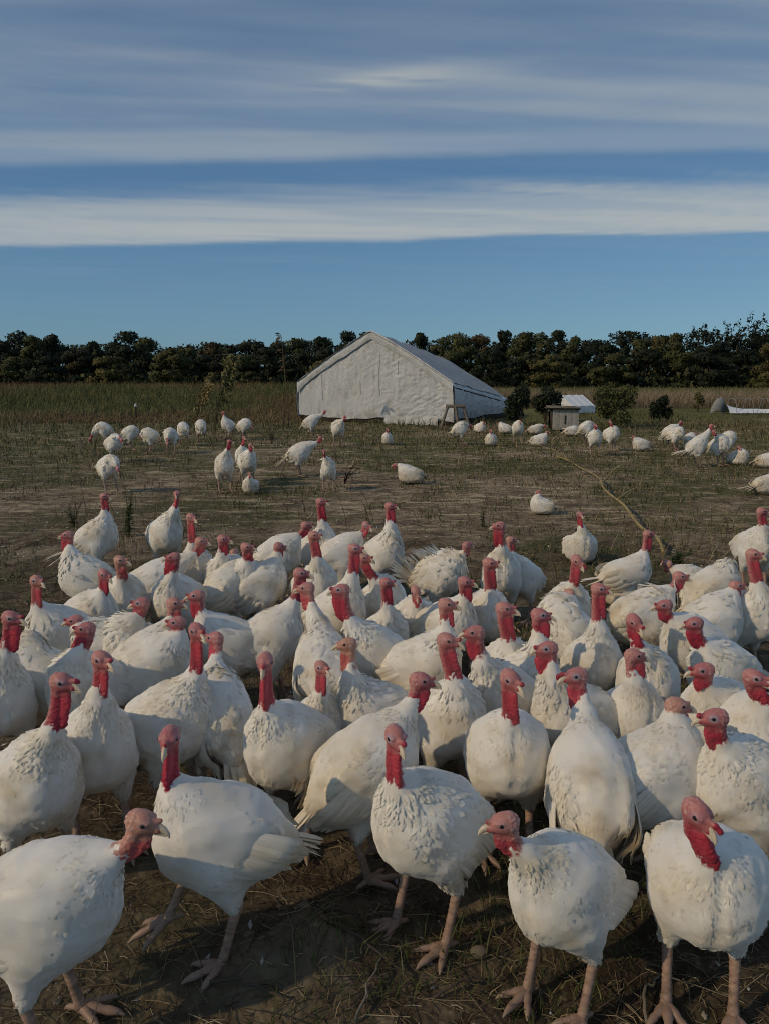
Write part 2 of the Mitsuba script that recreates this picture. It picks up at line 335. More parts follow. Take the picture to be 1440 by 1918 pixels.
def tree(px, top, Y, wpx, kind, label, group, shape='round', seed=0, name='tree', base=None):
    rngl = np.random.default_rng(seed + int(px * 3 + top))
    b = at_depth(px, 700, Y); x0 = b[0]; z0 = float(ground_h(np.array([x0]), np.array([Y]))[0])
    Ht = at_depth(px, top, Y)[2] - z0; Wd = wpx / FPX * Y * .5
    key = numbered(name); root = np.array([x0, Y, z0])
    trunk = [tube([root + [0, 0, -.2], root + [rngl.normal() * .1, 0, Ht * .35], root + [rngl.normal() * .25, 0, Ht * .6], root + [rngl.normal() * .3, 0, Ht * .88]], [Ht * .020, Ht * .016, Ht * .010, Ht * .003], 6)]
    cs, rs = [], []
    if shape == 'round':
        for _ in range(rngl.integers(12, 17)):
            u = rngl.uniform(.06, .93); a = rngl.random() * 6.28; rr = Wd * np.interp(u, [.05, .45, .7, .95], [.9, .9, .68, .22]) * rngl.uniform(.25, .95)
            cs.append(root + [math.cos(a) * rr, math.sin(a) * rr * .8, Ht * u]); rs.append(np.array([Wd * rngl.uniform(.26, .46), Wd * .36, Ht * rngl.uniform(.075, .135)]))
        cs.append(root + [rngl.normal() * Wd * .15, 0, Ht * .90]); rs.append(np.array([Wd * .34, Wd * .3, Ht * .09]))
        for c_ in cs[:6]:
            st = root + [0, 0, Ht * rngl.uniform(.25, .5)]; trunk.append(tube([st, (st + c_) / 2 + [0, 0, Ht * .04], c_], [Ht * .008, Ht * .006, Ht * .003], 5))
    else:
        for k in range(16):
            u = .10 + .88 * k / 15; r_ = Wd * (1.02 - u) ** .75 * 1.05 + .16
            for m in range(max(1, int(5 * (1.1 - u)))):
                a = rngl.random() * 6.28; cs.append(root + [math.cos(a) * r_ * .55, math.sin(a) * r_ * .55, Ht * u - r_ * .15]); rs.append(np.array([r_ * .55, r_ * .55, Ht * .052]))
    wts = np.array([r_[0] ** 1.5 for r_ in rs]); cnt = np.maximum(8, (2700 if Y < 126 and shape == 'round' else 4200 if shape != 'round' else 1500) * wts / wts.sum()).astype(int); pts, tone = [], []
    for c_, r_, per in zip(cs, rs, cnt):
        d_ = unit(rngl.normal(size=(per, 3))) * (rngl.uniform(.35, 1.08, (per, 1)) ** .6)
        pts.append(c_ + d_ * r_); tone.append(np.full(per, rngl.lognormal(0, .13)))
    pts = np.vstack(pts); tone = np.concatenate(tone)
    v, f = leaf_tris(pts, .0019 * Y if shape == 'round' else .0017 * Y, rngl)
    col = np.array(LEAF[kind])[rngl.integers(0, len(LEAF[kind]), len(pts))] * .85 * (tone * rngl.lognormal(0, .10, len(pts)))[:, None]
    # leaves take the roundness of their clump in their shading
    cc = np.repeat(np.vstack(cs), cnt, 0); nrm = unit(unit(pts - cc) + .30 * rngl.normal(size=pts.shape) + .25 * unit(pts - (root + [0, 0, Ht * .5])))
    put(f'{key}__crown', v, f, 'leaf_mat', np.repeat(col, 3, 0), np.repeat(nrm, 3, 0))
    v, f = join(trunk); put(f'{key}__trunk', v, f, 'bark_mat')
    lab(key, label, 'tree', group)


TL = 'trees of the far treeline'
KN = {'dark': 'dark round crowned', 'olive': 'olive green round crowned', 'rusty': 'rust tinged', 'yellow': 'yellowing', 'pine': 'dark pointed'}
SKY_L = [(0, 640), (35, 622), (70, 632), (97, 625), (120, 648), (150, 655), (180, 638), (215, 640), (245, 620), (275, 635), (310, 655), (350, 650), (395, 640), (440, 648), (480, 642), (520, 640), (560, 636), (610, 630), (650, 620), (690, 622),
         (740, 640), (790, 622), (830, 630), (860, 622), (900, 628), (940, 618), (975, 620), (1010, 622), (1045, 618), (1075, 628), (1100, 648), (1130, 645), (1165, 632), (1200, 635), (1235, 628), (1265, 622)]
kinds_ = ['dark', 'dark', 'olive', 'dark', 'dark', 'rusty', 'dark', 'dark', 'dark', 'olive', 'rusty', 'olive', 'rusty', 'dark', 'dark', 'dark', 'olive', 'dark', 'dark', 'dark', 'dark', 'dark', 'olive', 'olive', 'rusty', 'dark', 'olive', 'olive', 'dark', 'olive', 'dark', 'dark', 'dark', 'olive', 'yellow', 'olive']
side_ = lambda x: 'left of the tent' if x < 560 else 'behind the tent' if x < 880 else 'right of the tent'
for k, (x, t) in enumerate(SKY_L):
    kd = kinds_[k]
    tree(x, t, 112 + 9 * math.sin(k * 2.1), 68 + 16 * math.sin(k * 1.7), kd, f'{KN[kd]} tree, {ORD[k]} from the left in the tall row of the treeline', TL, seed=k)
for k, (x, t) in enumerate([(1290, 612), (1312, 606), (1335, 612), (1352, 600), (1378, 598), (1402, 585), (1418, 590), (1438, 596), (1460, 590), (1480, 604)]):
    tree(x, t, 108 + 5 * math.sin(k * 3.1), 84, 'pine', f'dark pointed conifer, {ORD[k]} from the left in the tall group ending the treeline at right', TL, shape='cone', seed=k + 70, name='conifer_tree')
for k in range(26):
    x = -30 + k * 59; t = 660 + 8 * math.sin(k * 1.9) - (14 if x > 1150 else 0)
    kd = ['dark', 'olive', 'dark', 'dark', 'yellow', 'dark', 'olive'][k % 7]
    tree(x, t, 101 + 3 * math.sin(k * 2.7), 86, kd, f'low {KN[kd]} tree, {ORD[k]} from the left along the foot of the treeline', TL, seed=k + 200)
for k in range(24):
    x = -40 + k * 64; t = 641 + 6 * math.sin(k * 2.3) - (20 if x > 1150 else 0)
    tree(x, t, 128 + 4 * math.sin(k * 1.3), 135, 'dark', f'dark tree, {ORD[k]} from the left in the row behind the treeline', TL, seed=k + 300)


n = 9000; y_ = rg.uniform(98, 108, n); x_ = rg.uniform(-.62, .66, n) * y_; hh = 2.6 * meshkit.noise(np.stack([x_ * .25, y_ * .25, x_ * 0], -1)) + .5
P = np.stack([x_, y_, ground_h(x_, y_) + hh * rg.random(n) ** .8], -1); v, f = leaf_quads(P, .34, rg)
put('undergrowth', v, f, 'leaf_mat', np.repeat(np.array(LEAF['dark'] + LEAF['olive'])[rg.integers(0, 6, n)] * rg.lognormal(0, .25, (n, 1)), 4, 0)); lab('undergrowth', 'dark undergrowth along the foot of the far treeline', 'undergrowth', kind='stuff')


# ------------------------------------------------------------------ shrubs
def shrub(name, px, base, top, wpx, kind, label, cat='shrub', shape='round', n=1300, leaf=.035, lobes=9):
    rngl = np.random.default_rng(int(px)); g = on_ground(px, base); Y = g[1]
    Ht = (base - top) / FPX * Y; Wd = wpx / FPX * Y * .5
    key = numbered(name); st, cs, rs = [], [], []
    for k in range(lobes):
        u = rngl.uniform(.25, .9); a = rngl.random() * 6.28; rr = Wd * rngl.uniform(.2, .8) * (1.1 - .6 * u if shape == 'round' else 1.05 - u)
        c_ = g + [math.cos(a) * rr, math.sin(a) * rr, Ht * u]; cs.append(c_); rs.append(np.array([Wd * .36, Wd * .36, Ht * .19]))
        st.append(tube([g + [0, 0, -.03], g + (c_ - g) * [.35, .35, .5], c_], [.018, .012, .005], 5))
    n = int(n * 1.5); per = n // lobes; pts = np.vstack([c_ + unit(rngl.normal(size=(per, 3))) * rngl.uniform(.2, 1.1, (per, 1)) ** .6 * r_ for c_, r_ in zip(cs, rs)])
    v, f = leaf_quads(pts, leaf, rngl, .45)
    col = np.array(LEAF[kind])[rngl.integers(0, len(LEAF[kind]), len(pts))] * rngl.lognormal(.1, .28, (len(pts), 1))
    put(f'{key}__foliage', v, f, 'leaf_mat', np.repeat(col, 4, 0)); v, f = join(st); put(f'{key}__stem', v, f, 'bark_mat')
    lab(key, label, cat)


shrub('shrub', 976, 796, 716, 84, 'dark', 'dark bush against the right end of the tent', n=1700, leaf=.06)
shrub('shrub', 1020, 790, 726, 70, 'dark', 'dark bush behind the wooden box, left of the small white shelter', n=1700, leaf=.06)
shrub('shrub', 1150, 800, 722, 105, 'olive', 'loose leafy green shrub right of the wooden box', n=2200, leaf=.055)
shrub('conifer', 1237, 790, 732, 50, 'pine', 'small dark bushy conifer standing alone before the reeds', 'tree', n=1500, leaf=.05)
shrub('shrub', 1306, 772, 736, 34, 'yellow', 'small thin yellowish shrub in front of the reed band', n=420, leaf=.05)
# ------------------------------------------------------------------ the white tent
def wood(p, n, uv):
    a = fbm(p.x * 6, p.y * 6, p.z * 40, octaves=3)
    return mix((.10, .085, .065), (.24, .215, .175), a)


mat('wood_mat', .85, .15, color=mikit.proc(wood))
mat('dark_wood_mat', .9, .1, color=(.05, .042, .035))
mat('steel_mat', .5, .4, color=(.25, .25, .25))


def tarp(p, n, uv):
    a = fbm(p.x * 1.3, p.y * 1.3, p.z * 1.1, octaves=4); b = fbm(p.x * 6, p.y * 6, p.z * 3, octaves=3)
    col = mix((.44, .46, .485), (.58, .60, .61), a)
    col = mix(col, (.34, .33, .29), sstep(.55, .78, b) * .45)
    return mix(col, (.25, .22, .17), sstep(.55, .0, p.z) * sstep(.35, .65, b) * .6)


mat('tarp_mat', .5, .35, color=mikit.proc(tarp))
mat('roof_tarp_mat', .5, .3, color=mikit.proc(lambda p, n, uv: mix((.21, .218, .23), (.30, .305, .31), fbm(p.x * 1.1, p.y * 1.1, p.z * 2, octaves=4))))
TA = math.radians(27); ax_ = np.array([math.sin(TA), math.cos(TA), 0]); gd = np.array([math.cos(TA), -math.sin(TA), 0]); T0 = np.array([-.40, 27.2, 0])
tw = lambda u, w, z: T0 + np.multiply.outer(np.asarray(u, float), gd) + np.multiply.outer(np.asarray(w, float), ax_) + np.multiply.outer(np.asarray(z, float), [0, 0, 1.0])
HW, LEN = 3.03, 5.7


def roof_z(s, t):
    """height over the gable: s -1..1 across, t 0..1 to the back"""
    eave = 1.42 - .70 * t; peak = 3.16 - .72 * t
    return eave + (peak - eave) * (1 - np.abs(s) ** 1.12)


def wrinkle(u, z, seed, k=1.0):
    p = np.stack([u * 1.0, z * 1.0, u * 0 + seed], -1)
    n1 = meshkit.fbm(np.stack([u * 2.2 + z * 1.6, z * 5.0 - u * 2.6, u * 0 + seed], -1), 4, seed=3); n2 = meshkit.fbm(np.stack([u * 4.5, z * .9, u * 0 + seed], -1), 3, seed=5)
    right = np.clip(.28 + .42 * u / HW, 0, 1)
    return k * ((np.abs(n1 - .5) * -.20) * right + (n2 - .5) * .085 + (meshkit.noise(p * 9) - .5) * .006)


tk = numbered('tent')
# gable cloth
su = np.linspace(-1, 1, 150); sz = np.linspace(0, 1, 90); U, Wv = np.meshgrid(su, sz, indexing='ij')
zt = roof_z(U, 0 * U) - .02; zb = .17 + .05 * np.sin(U * 5) + .015 * np.sin(U * 23); ZZ = zb + (zt - zb) * Wv
uu = U * (HW - .02) * np.where(ZZ < 1.5, 1 + .012 * (1.5 - ZZ), 1)
off = -wrinkle(uu, ZZ, .5) * np.clip((1 - np.abs(U)) * 8, 0, 1)
v = (tw(uu, -off - .06, ZZ)).reshape(-1, 3); a_, b_ = U.shape
i, j = np.meshgrid(np.arange(a_ - 1), np.arange(b_ - 1), indexing='ij'); q = np.stack([i * b_ + j, (i + 1) * b_ + j, (i + 1) * b_ + j + 1, i * b_ + j + 1], -1).reshape(-1, 4)
put(f'{tk}__front_wall', v, q, 'tarp_mat')
# roof and side walls as one skin from eave to eave
s_ = np.linspace(-1, 1, 81); t_ = np.linspace(-.035, 1, 60); Sg, Tg = np.meshgrid(s_, t_, indexing='ij'); ZR = roof_z(Sg, np.clip(Tg, 0, 1))
ZR = ZR - .05 * np.sin(Tg * np.pi * 4) ** 2 * (1 - np.abs(Sg)) + (meshkit.fbm(np.stack([Sg * 5, Tg * 9, Sg * 0], -1), 3) - .5) * .09
v = tw(Sg * HW, Tg * LEN, ZR).reshape(-1, 3); a_, b_ = Sg.shape
i, j = np.meshgrid(np.arange(a_ - 1), np.arange(b_ - 1), indexing='ij'); qr = np.stack([i * b_ + j, (i + 1) * b_ + j, (i + 1) * b_ + j + 1, i * b_ + j + 1], -1).reshape(-1, 4)
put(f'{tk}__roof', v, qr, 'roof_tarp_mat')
for sd, nm in ((1, 'side_wall'), (-1, 'side_wall_001')):
    h_ = np.linspace(0, 1, 40); t_ = np.linspace(-.02, 1, 70); Hg, Tg = np.meshgrid(h_, t_, indexing='ij'); top = roof_z(1.0 + 0 * Hg, np.clip(Tg, 0, 1)) + .04
    bot = .17 + .05 * Tg + .03 * np.sin(Tg * 14); Zs = bot + (top - bot) * Hg
    bulge = .05 * np.sin(Hg * np.pi) - .10 * (Hg > .86) * (Hg - .86) / .14 + wrinkle(Tg * 6, Zs, 3.5 + sd, .8)
    v = tw(sd * (HW + .03 + bulge), Tg * LEN, Zs).reshape(-1, 3); a_, b_ = Hg.shape
    i, j = np.meshgrid(np.arange(a_ - 1), np.arange(b_ - 1), indexing='ij'); qs = np.stack([i * b_ + j, (i + 1) * b_ + j, (i + 1) * b_ + j + 1, i * b_ + j + 1], -1).reshape(-1, 4)
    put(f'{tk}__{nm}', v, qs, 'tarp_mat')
# the roof cloth folded over the front edge
s_ = np.linspace(-1.0, 1.0, 160); w_ = np.linspace(0, 1, 8); Sg, Wg = np.meshgrid(s_, w_, indexing='ij')
wid_ = .30 + .05 * meshkit.noise(np.stack([Sg * 9, Sg * 0, Sg * 0], -1)) + .10 * np.clip((np.abs(Sg) - .9) * 10, 0, 1)
ZF = roof_z(Sg, 0 * Sg) + .015 - Wg * wid_; of = .125 + .03 * np.sin(Wg * np.pi) + .05 * (meshkit.fbm(np.stack([Sg * 16, Wg * 1.5, Sg * 0 + 1], -1), 3) - .5)
v = tw(Sg * (HW + .02), -of, ZF).reshape(-1, 3); a_, b_ = Sg.shape
i, j = np.meshgrid(np.arange(a_ - 1), np.arange(b_ - 1), indexing='ij'); qf = np.stack([i * b_ + j, i * b_ + j + 1, (i + 1) * b_ + j + 1, (i + 1) * b_ + j], -1).reshape(-1, 4)
put(f'{tk}__roof__front_flap', v, qf, 'tarp_mat')
# edge strap and roof seam on the right slope
for k, (zoff, rr) in enumerate(((.0, .022),)):
    P = tw(np.full(40, HW + .05), np.linspace(-.1, LEN, 40), roof_z(np.ones(40), np.linspace(0, 1, 40)) - .17); v, f = tube(P, rr, 6); put(f'{tk}__eave_strap', v, f, 'dark_wood_mat')
for k, (u0, z0, z1) in enumerate(((-2.02, .75, 2.05), (.30, .95, 2.35), (-.45, 1.0, 1.45), (1.02, 1.65, 2.15))):
    zz = np.linspace(z0, z1, 14); of = -wrinkle(np.full(14, u0), zz, .5) - .0; P = tw(np.full(14, u0) + .03 * np.sin(zz * 3), -of - .066, zz); v, f = tube(P, .007, 5)
    put(f'{tk}__front_wall__seam' + (f'_{k:03d}' if k else ''), v, f, 'steel_mat')
# skids, floor beam, posts, tattered hem piece
for sd, nm in ((1, 'skid'), (-1, 'skid_001')):
    v, f = boxm(tw(sd * (HW - .1), LEN / 2, .09), (.16, LEN, .16), -27); put(f'{tk}__{nm}', v, f, 'dark_wood_mat')
v, f = boxm(tw(0, .05, .09), (HW * 2 - .3, .12, .14), -27); put(f'{tk}__cross_beam', v, f, 'dark_wood_mat')
for k, (u0, w0) in enumerate(((-HW + .02, .0), (HW - .03, .0), (HW - .03, LEN * .5), (HW - .03, LEN))):
    P = tw([u0, u0], [w0 + .06, w0 + .06], [.1, 1.36 - .68 * (w0 / LEN)]); v, f = tube(P, .035, 7); put(f'{tk}__post' + (f'_{k:03d}' if k else ''), v, f, 'steel_mat')
lab(tk, 'large white tarpaulin shelter with a wrinkled gable front and sagging grey roof', 'tent')
hem_u = np.linspace(.55, 2.55, 50); hem_h = np.linspace(0, 1, 8); Ug, Hg = np.meshgrid(hem_u, hem_h, indexing='ij')
v = tw(Ug, -.20 - .05 * (1 - Hg) + wrinkle(Ug, Hg, 8.0, .5), .0 + .30 * Hg + .02 * np.sin(Ug * 9)).reshape(-1, 3); a_, b_ = Ug.shape
i, j = np.meshgrid(np.arange(a_ - 1), np.arange(b_ - 1), indexing='ij'); put(f'{tk}__front_wall__lower_skirt', v, np.stack([i * b_ + j, (i + 1) * b_ + j, (i + 1) * b_ + j + 1, i * b_ + j + 1], -1).reshape(-1, 4), 'tarp_mat')

# ------------------------------------------------------------------ sawhorse
g = on_ground(852, 803); sk = numbered('sawhorse'); Y = g[1]; px2m = Y / FPX
top = g + [0, 0, 42 * px2m * 1.0]
v, f = boxm(top, (.60, .12, .10), -8); put(f'{sk}__top_beam', v, f, 'wood_mat')
k = 0
for sx in (-1, 1):
    for sy in (-1, 1):
        a = top + [sx * .24, sy * .03, -.02]; b = top + [sx * .46, sy * .26, -top[2] + .0]
        v, f = tube([a, b], .036, 4); put(f'{sk}__leg' + (f'_{k:03d}' if k else ''), v, f, 'wood_mat'); k += 1
v, f = tube([top + [.0, -.06, -.02], g + [.1, -.25, .0]], .05, 4); put(f'{sk}__brace', v, f, 'wood_mat')
lab(sk, 'weathered wooden sawhorse at the right front corner of the tent', 'sawhorse')

# ------------------------------------------------------------------ nest box
g = on_ground(1058, 807); bk = numbered('wooden_box'); Y = g[1]; m = Y / FPX; bw, bh, bd = 49 * m, 38 * m, .62
c0 = g + [0, bd / 2, 0]
mat('pale_board_mat', .8, .15, color=mikit.proc(lambda p, n, uv: mix((.30, .285, .25), (.42, .40, .36), fbm(p.x * 4, p.y * 4, p.z * 22, octaves=3))))
for k in range(4):
    v, f = boxm(c0 + [(-.375 + .25 * k) * bw, -bd / 2, bh / 2 + .03], (bw / 4 - .006, .025, bh), 0); put(f'{bk}__front_board' + (f'_{k:03d}' if k else ''), v, f, 'pale_board_mat')
v, f = boxm(c0 + [0, .012, bh / 2 + .025], (bw - .03, bd - .03, bh - .02)); put(f'{bk}__case', v, f, 'dark_wood_mat')
v, f = boxm(c0 + [-.06 * bw, -.02, bh + .075], (bw * 1.16, bd + .16, .085), 0, 1.5); put(f'{bk}__lid', v, f, 'wood_mat')
v, f = boxm(c0 + [-.02, -bd / 2 - .022, bh * .55], (.035, .02, bh * .42)); put(f'{bk}__latch', v, f, 'dark_wood_mat')
lab(bk, 'pale wooden nest box with a brown flat lid and a dark latch', 'box')

# ------------------------------------------------------------------ small white shelter behind the box
hk_ = numbered('hoop_coop'); Yc = 34.0; c0 = at_depth(1052, 700, Yc); c0[2] = 0; m = Yc / FPX
aa = math.radians(58); ax2 = np.array([math.sin(aa), math.cos(aa), 0]); gd2 = np.array([math.cos(aa), -math.sin(aa), 0]); hw2, ln2 = .78, 1.35
cw = lambda u, w, z: c0 + np.multiply.outer(np.asarray(u, float), gd2) + np.multiply.outer(np.asarray(w, float), ax2) + np.multiply.outer(np.asarray(z, float), [0, 0, 1.0])
mat('bright_tarp_mat', .45, .4, color=(.72, .74, .76))
Sg, Tg = np.meshgrid(np.linspace(-1, 1, 25), np.linspace(0, 1, 18), indexing='ij'); Zr = .32 + .46 * (1 - np.abs(Sg) ** 1.08) + .015 * np.sin(Tg * 19)
a_, b_ = Sg.shape; i, j = np.meshgrid(np.arange(a_ - 1), np.arange(b_ - 1), indexing='ij'); qq_ = np.stack([i * b_ + j, (i + 1) * b_ + j, (i + 1) * b_ + j + 1, i * b_ + j + 1], -1).reshape(-1, 4)
put(f'{hk_}__cover', cw(Sg * hw2, Tg * ln2 - .06, Zr).reshape(-1, 3), qq_, 'bright_tarp_mat')
Hg, Tg = np.meshgrid(np.linspace(0, 1, 6), np.linspace(0, 1, 18), indexing='ij'); a_, b_ = Hg.shape; i, j = np.meshgrid(np.arange(a_ - 1), np.arange(b_ - 1), indexing='ij'); q2_ = np.stack([i * b_ + j, (i + 1) * b_ + j, (i + 1) * b_ + j + 1, i * b_ + j + 1], -1).reshape(-1, 4)
for sd, nm in ((1, 'side_wall'), (-1, 'side_wall_001')): put(f'{hk_}__{nm}', cw(sd * (hw2 - .02) + 0 * Hg, Tg * ln2, .02 + .32 * Hg).reshape(-1, 3), q2_, 'bright_tarp_mat')
Sg, Wg = np.meshgrid(np.linspace(-1, 1, 25), np.linspace(0, 1, 10), indexing='ij'); a_, b_ = Sg.shape; i, j = np.meshgrid(np.arange(a_ - 1), np.arange(b_ - 1), indexing='ij')
put(f'{hk_}__end_wall', cw(Sg * (hw2 - .01), .02 + 0 * Sg, .02 + Wg * (.28 + .47 * (1 - np.abs(Sg) ** 1.08))).reshape(-1, 3), np.stack([i * b_ + j, (i + 1) * b_ + j, (i + 1) * b_ + j + 1, i * b_ + j + 1], -1).reshape(-1, 4), 'bright_tarp_mat')
lab(hk_, 'small white arched shelter behind the wooden box', 'shelter')

# ------------------------------------------------------------------ low tunnel at the right edge
lk = numbered('low_tunnel'); Yl = 33.5; m = Yl / FPX
pl = lambda px, z, dy=0: np.array([at_depth(px, 700, Yl)[0] * 1.0, Yl + dy, z])
th = np.linspace(0, np.pi, 14); c = pl(1349, 0)
arch = np.stack([c[0] + .30 * np.cos(th) + .10 * np.sin(th) ** 2, 0 * th + Yl, .70 * np.sin(th) ** 1.3], -1)
v = np.vstack([arch, arch * [.85, 1, .96] + [c[0] * .15, .16, 0], [[c[0] + .02, Yl + .05, .18]]]); n_ = len(arch)
f = np.array([[k, k + 1, n_ + k + 1] for k in range(n_ - 1)] + [[k, n_ + k + 1, n_ + k] for k in range(n_ - 1)] + [[k, 2 * n_, k + 1] for k in range(n_ - 1)])
put(f'{lk}__end_cover', v, f, 'roof_tarp_mat')
Ug, Vg = np.meshgrid(np.linspace(0, 1, 40), np.linspace(0, 1, 9), indexing='ij'); a_, b_ = Ug.shape; i, j = np.meshgrid(np.arange(a_ - 1), np.arange(b_ - 1), indexing='ij')
xs = at_depth(1362, 700, Yl)[0] + Ug * 4.2
v = np.stack([xs, Yl - .55 + Vg * 1.1, .05 + .16 * np.sin(Vg * np.pi) * (.6 + .6 * meshkit.noise(np.stack([xs * 2, Vg * 3, xs * 0], -1))) + .22 * np.exp(-Ug * 16) * np.sin(Vg * np.pi)], -1).reshape(-1, 3)
put(f'{lk}__fallen_cover', v, np.stack([i * b_ + j, (i + 1) * b_ + j, (i + 1) * b_ + j + 1, i * b_ + j + 1], -1).reshape(-1, 4), 'bright_tarp_mat')
for k in range(4):
    xh = at_depth(1375, 700, Yl)[0] + k * .72; P = np.stack([0 * th + xh, Yl + .5 * np.cos(th), .66 * np.sin(th) ** .7], -1); v, f = tube(P, .012, 5); put(f'{lk}__hoop' + (f'_{k:03d}' if k else ''), v, f, 'steel_mat')
P = np.array([[at_depth(1360, 700, Yl)[0] + k * .45, Yl, .66 - .02 * (k % 2)] for k in range(8)]); v, f = tube(P, .010, 5); put(f'{lk}__ridge_rail', v, f, 'steel_mat')
lab(lk, 'collapsed low tunnel of hoops with crumpled white sheeting at the right edge', 'tunnel')

# ------------------------------------------------------------------ fence post
g = on_ground(255, 786); pk_ = numbered('fence_post'); v, f = tube([g, g + [.01, 0, .50]], .035, 7); put(f'{pk_}__post', v, f, 'dark_wood_mat')
v, f = tube([g + [.01, 0, .48], g + [.01, 0, .58], g + [.01, 0, .60]], [.045, .04, .01], 8); put(f'{pk_}__cap', v, f, 'bright_tarp_mat'); lab(pk_, 'short dark post with a white cap at the edge of the left meadow', 'post')

# ------------------------------------------------------------------ the yellow branch
mat('branch_mat', .7, .25, color=mikit.proc(lambda p, n, uv: mix((.17, .125, .055), (.36, .29, .13), fbm(p.x * 9, p.y * 9, p.z * 9, octaves=3))))
pp = [(1042, 858), (1068, 872), (1090, 884), (1120, 906), (1128, 926), (1150, 946), (1170, 968), (1188, 990), (1210, 1006), (1228, 1022), (1242, 1038)]
P = np.array([on_ground(x, y) for x, y in pp]); P[:, 2] = ground_h(P[:, 0], P[:, 1]) + .05 + .07 * np.sin(np.linspace(0, 3.1, len(pp))) + .02 * np.sin(np.arange(len(pp)) * 2.3)
from scipy.interpolate import CubicSpline
tt = np.linspace(0, len(pp) - 1, 60); Pb = CubicSpline(np.arange(len(pp)), P)(tt)
bk2 = numbered('fallen_branch'); v, f = tube(Pb, np.interp(tt, [0, 10], [.012, .017]) * (1 + .12 * np.sin(tt * 7)), 8); put(f'{bk2}__limb', v, f, 'branch_mat')
for k, (t0, dx, dy, dz) in enumerate(((3.6, .5, .35, .28), (1.4, -.7, .3, .35), (5.2, .45, .5, .1))):
    a = CubicSpline(np.arange(len(pp)), P)(t0); v, f = tube([a, a + [dx * .5, dy * .5, dz * .7], a + [dx, dy, dz]], [.014, .010, .004], 6); put(f'{bk2}__twig' + (f'_{k:03d}' if k else ''), v, f, 'branch_mat')
lab(bk2, 'long crooked yellowish branch lying across the field at right', 'branch')


# ------------------------------------------------------------------ weeds and stalks
def weed(px, base, top, label, name='weed', lean=.1, col=(.09, .07, .04), leaves=30, leaf=.04, leafcol=(.06, .07, .02), stems=1, spread=.1, plume=0, plumecol=(.16, .14, .07), thick=.006, aspect=.35, droop=.3):
    rngl = np.random.default_rng(int(px * 5 + base)); g = on_ground(px, base); Y = g[1]; Ht = (base - top) / FPX * Y * 1.02; g[2] = float(ground_h(np.array([g[0]]), np.array([Y]))[0])
    key = numbered(name); st, lv, lc, pv = [], [], [], []
    for s in range(stems):
        ln = lean + rngl.normal() * spread; h = Ht * (1 if s == 0 else rngl.uniform(.6, .95)); u = np.linspace(0, 1, 8)
        P = g + np.stack([ln * h * u ** 1.6 + rngl.normal() * .02, rngl.normal() * spread * h * u, h * u], -1) + rngl.normal(0, .006 * h, (8, 3)) * u[:, None]
        st.append(tube(P, np.interp(u, [0, 1], [thick, thick * .35]), 5))
        for _ in range(leaves):
            a = rngl.uniform(.12, 1.0); p = P[0] + np.array([np.interp(a, u, P[:, k]) - P[0][k] for k in range(3)])
            d = unit(np.array([rngl.normal(), rngl.normal(), .35 - droop * rngl.random()])); L = leaf * rngl.uniform(.6, 1.3) * (1.15 - .5 * a); sd = unit(np.cross(d, [0, 0, 1.0])) * L * aspect * .5
            lv.append(np.array([p, p + d * L * .5 + sd, p + d * L - [0, 0, L * droop * .6], p + d * L * .5 - sd])); lc.append(np.array(leafcol) * rngl.lognormal(0, .25))
        if plume:
            for _ in range(plume):
                a = rngl.uniform(.62, 1.0); p = np.array([np.interp(a, u, P[:, k]) for k in range(3)]); d = unit(np.array([np.sign(lean + .001) * .8 + rngl.normal() * .5, rngl.normal() * .5, .35 - .8 * rngl.random()])); L = Ht * .10 * rngl.uniform(.5, 1.2)
                w_ = unit(np.cross(d, rngl.normal(size=3))) * L * .13
                pv.append(np.array([p, p + d * L * .5 + w_, p + d * L - [0, 0, L * .25], p + d * L * .5 - w_]))
    v, f = join(st); put(f'{key}__stem', v, f, 'blade_mat', np.tile(col, (len(v), 1)))
    if lv: put(f'{key}__foliage', np.vstack(lv), np.arange(len(lv) * 4).reshape(-1, 4), 'leaf_mat', np.repeat(np.array(lc), 4, 0))
    if pv: put(f'{key}__seed_head', np.vstack(pv), np.arange(len(pv) * 4).reshape(-1, 4), 'leaf_mat', np.tile(plumecol, (len(pv) * 4, 1)) * np.repeat(rngl.lognormal(0, .2, (len(pv), 1)), 4, 0))
    lab(key, label, 'weed')


weed(402, 812, 668, 'tall green weed with feathery drooping plumes at left', lean=.22, stems=3, spread=.06, leaves=26, leaf=.20, aspect=.14, leafcol=(.10, .11, .04), plume=150, plumecol=(.15, .15, .07), thick=.018)
weed(365, 806, 700, 'yellowish grass clump with leaning seed heads beside the tall feathery weed', lean=.22, stems=7, spread=.10, leaves=8, leaf=.30, aspect=.06, leafcol=(.22, .18, .06), plume=60, plumecol=(.22, .185, .085), thick=.013)
weed(541, 800, 632, 'tall thin dead stalk standing left of the tent', lean=-.13, leaves=24, leaf=.10, aspect=.2, leafcol=(.08, .06, .035), col=(.12, .09, .055), plume=24, plumecol=(.10, .08, .05), thick=.022)
weed(532, 800, 700, 'thin branching dead stem in front of the tent left corner', lean=.2, stems=2, spread=.2, leaves=5, leaf=.08, col=(.12, .09, .06), leafcol=(.05, .04, .02), thick=.013)
weed(510, 830, 790, 'dark red brown dock stalk at the left field', name='dock_plant', lean=.02, stems=3, spread=.10, leaves=30, leaf=.07, leafcol=(.055, .022, .018), col=(.06, .03, .02), aspect=.6)
weed(645, 905, 858, 'dark red weed sprawling beside the thin upright turkey', name='dock_plant', lean=.5, stems=4, spread=.3, leaves=26, leaf=.06, leafcol=(.045, .016, .016), col=(.06, .025, .02), aspect=.7)
weed(242, 1003, 905, 'tall bright green feathery weed at the upper left of the flock', lean=.05, stems=4, spread=.10, leaves=90, leaf=.055, aspect=.28, leafcol=(.040, .066, .020), col=(.05, .06, .025))
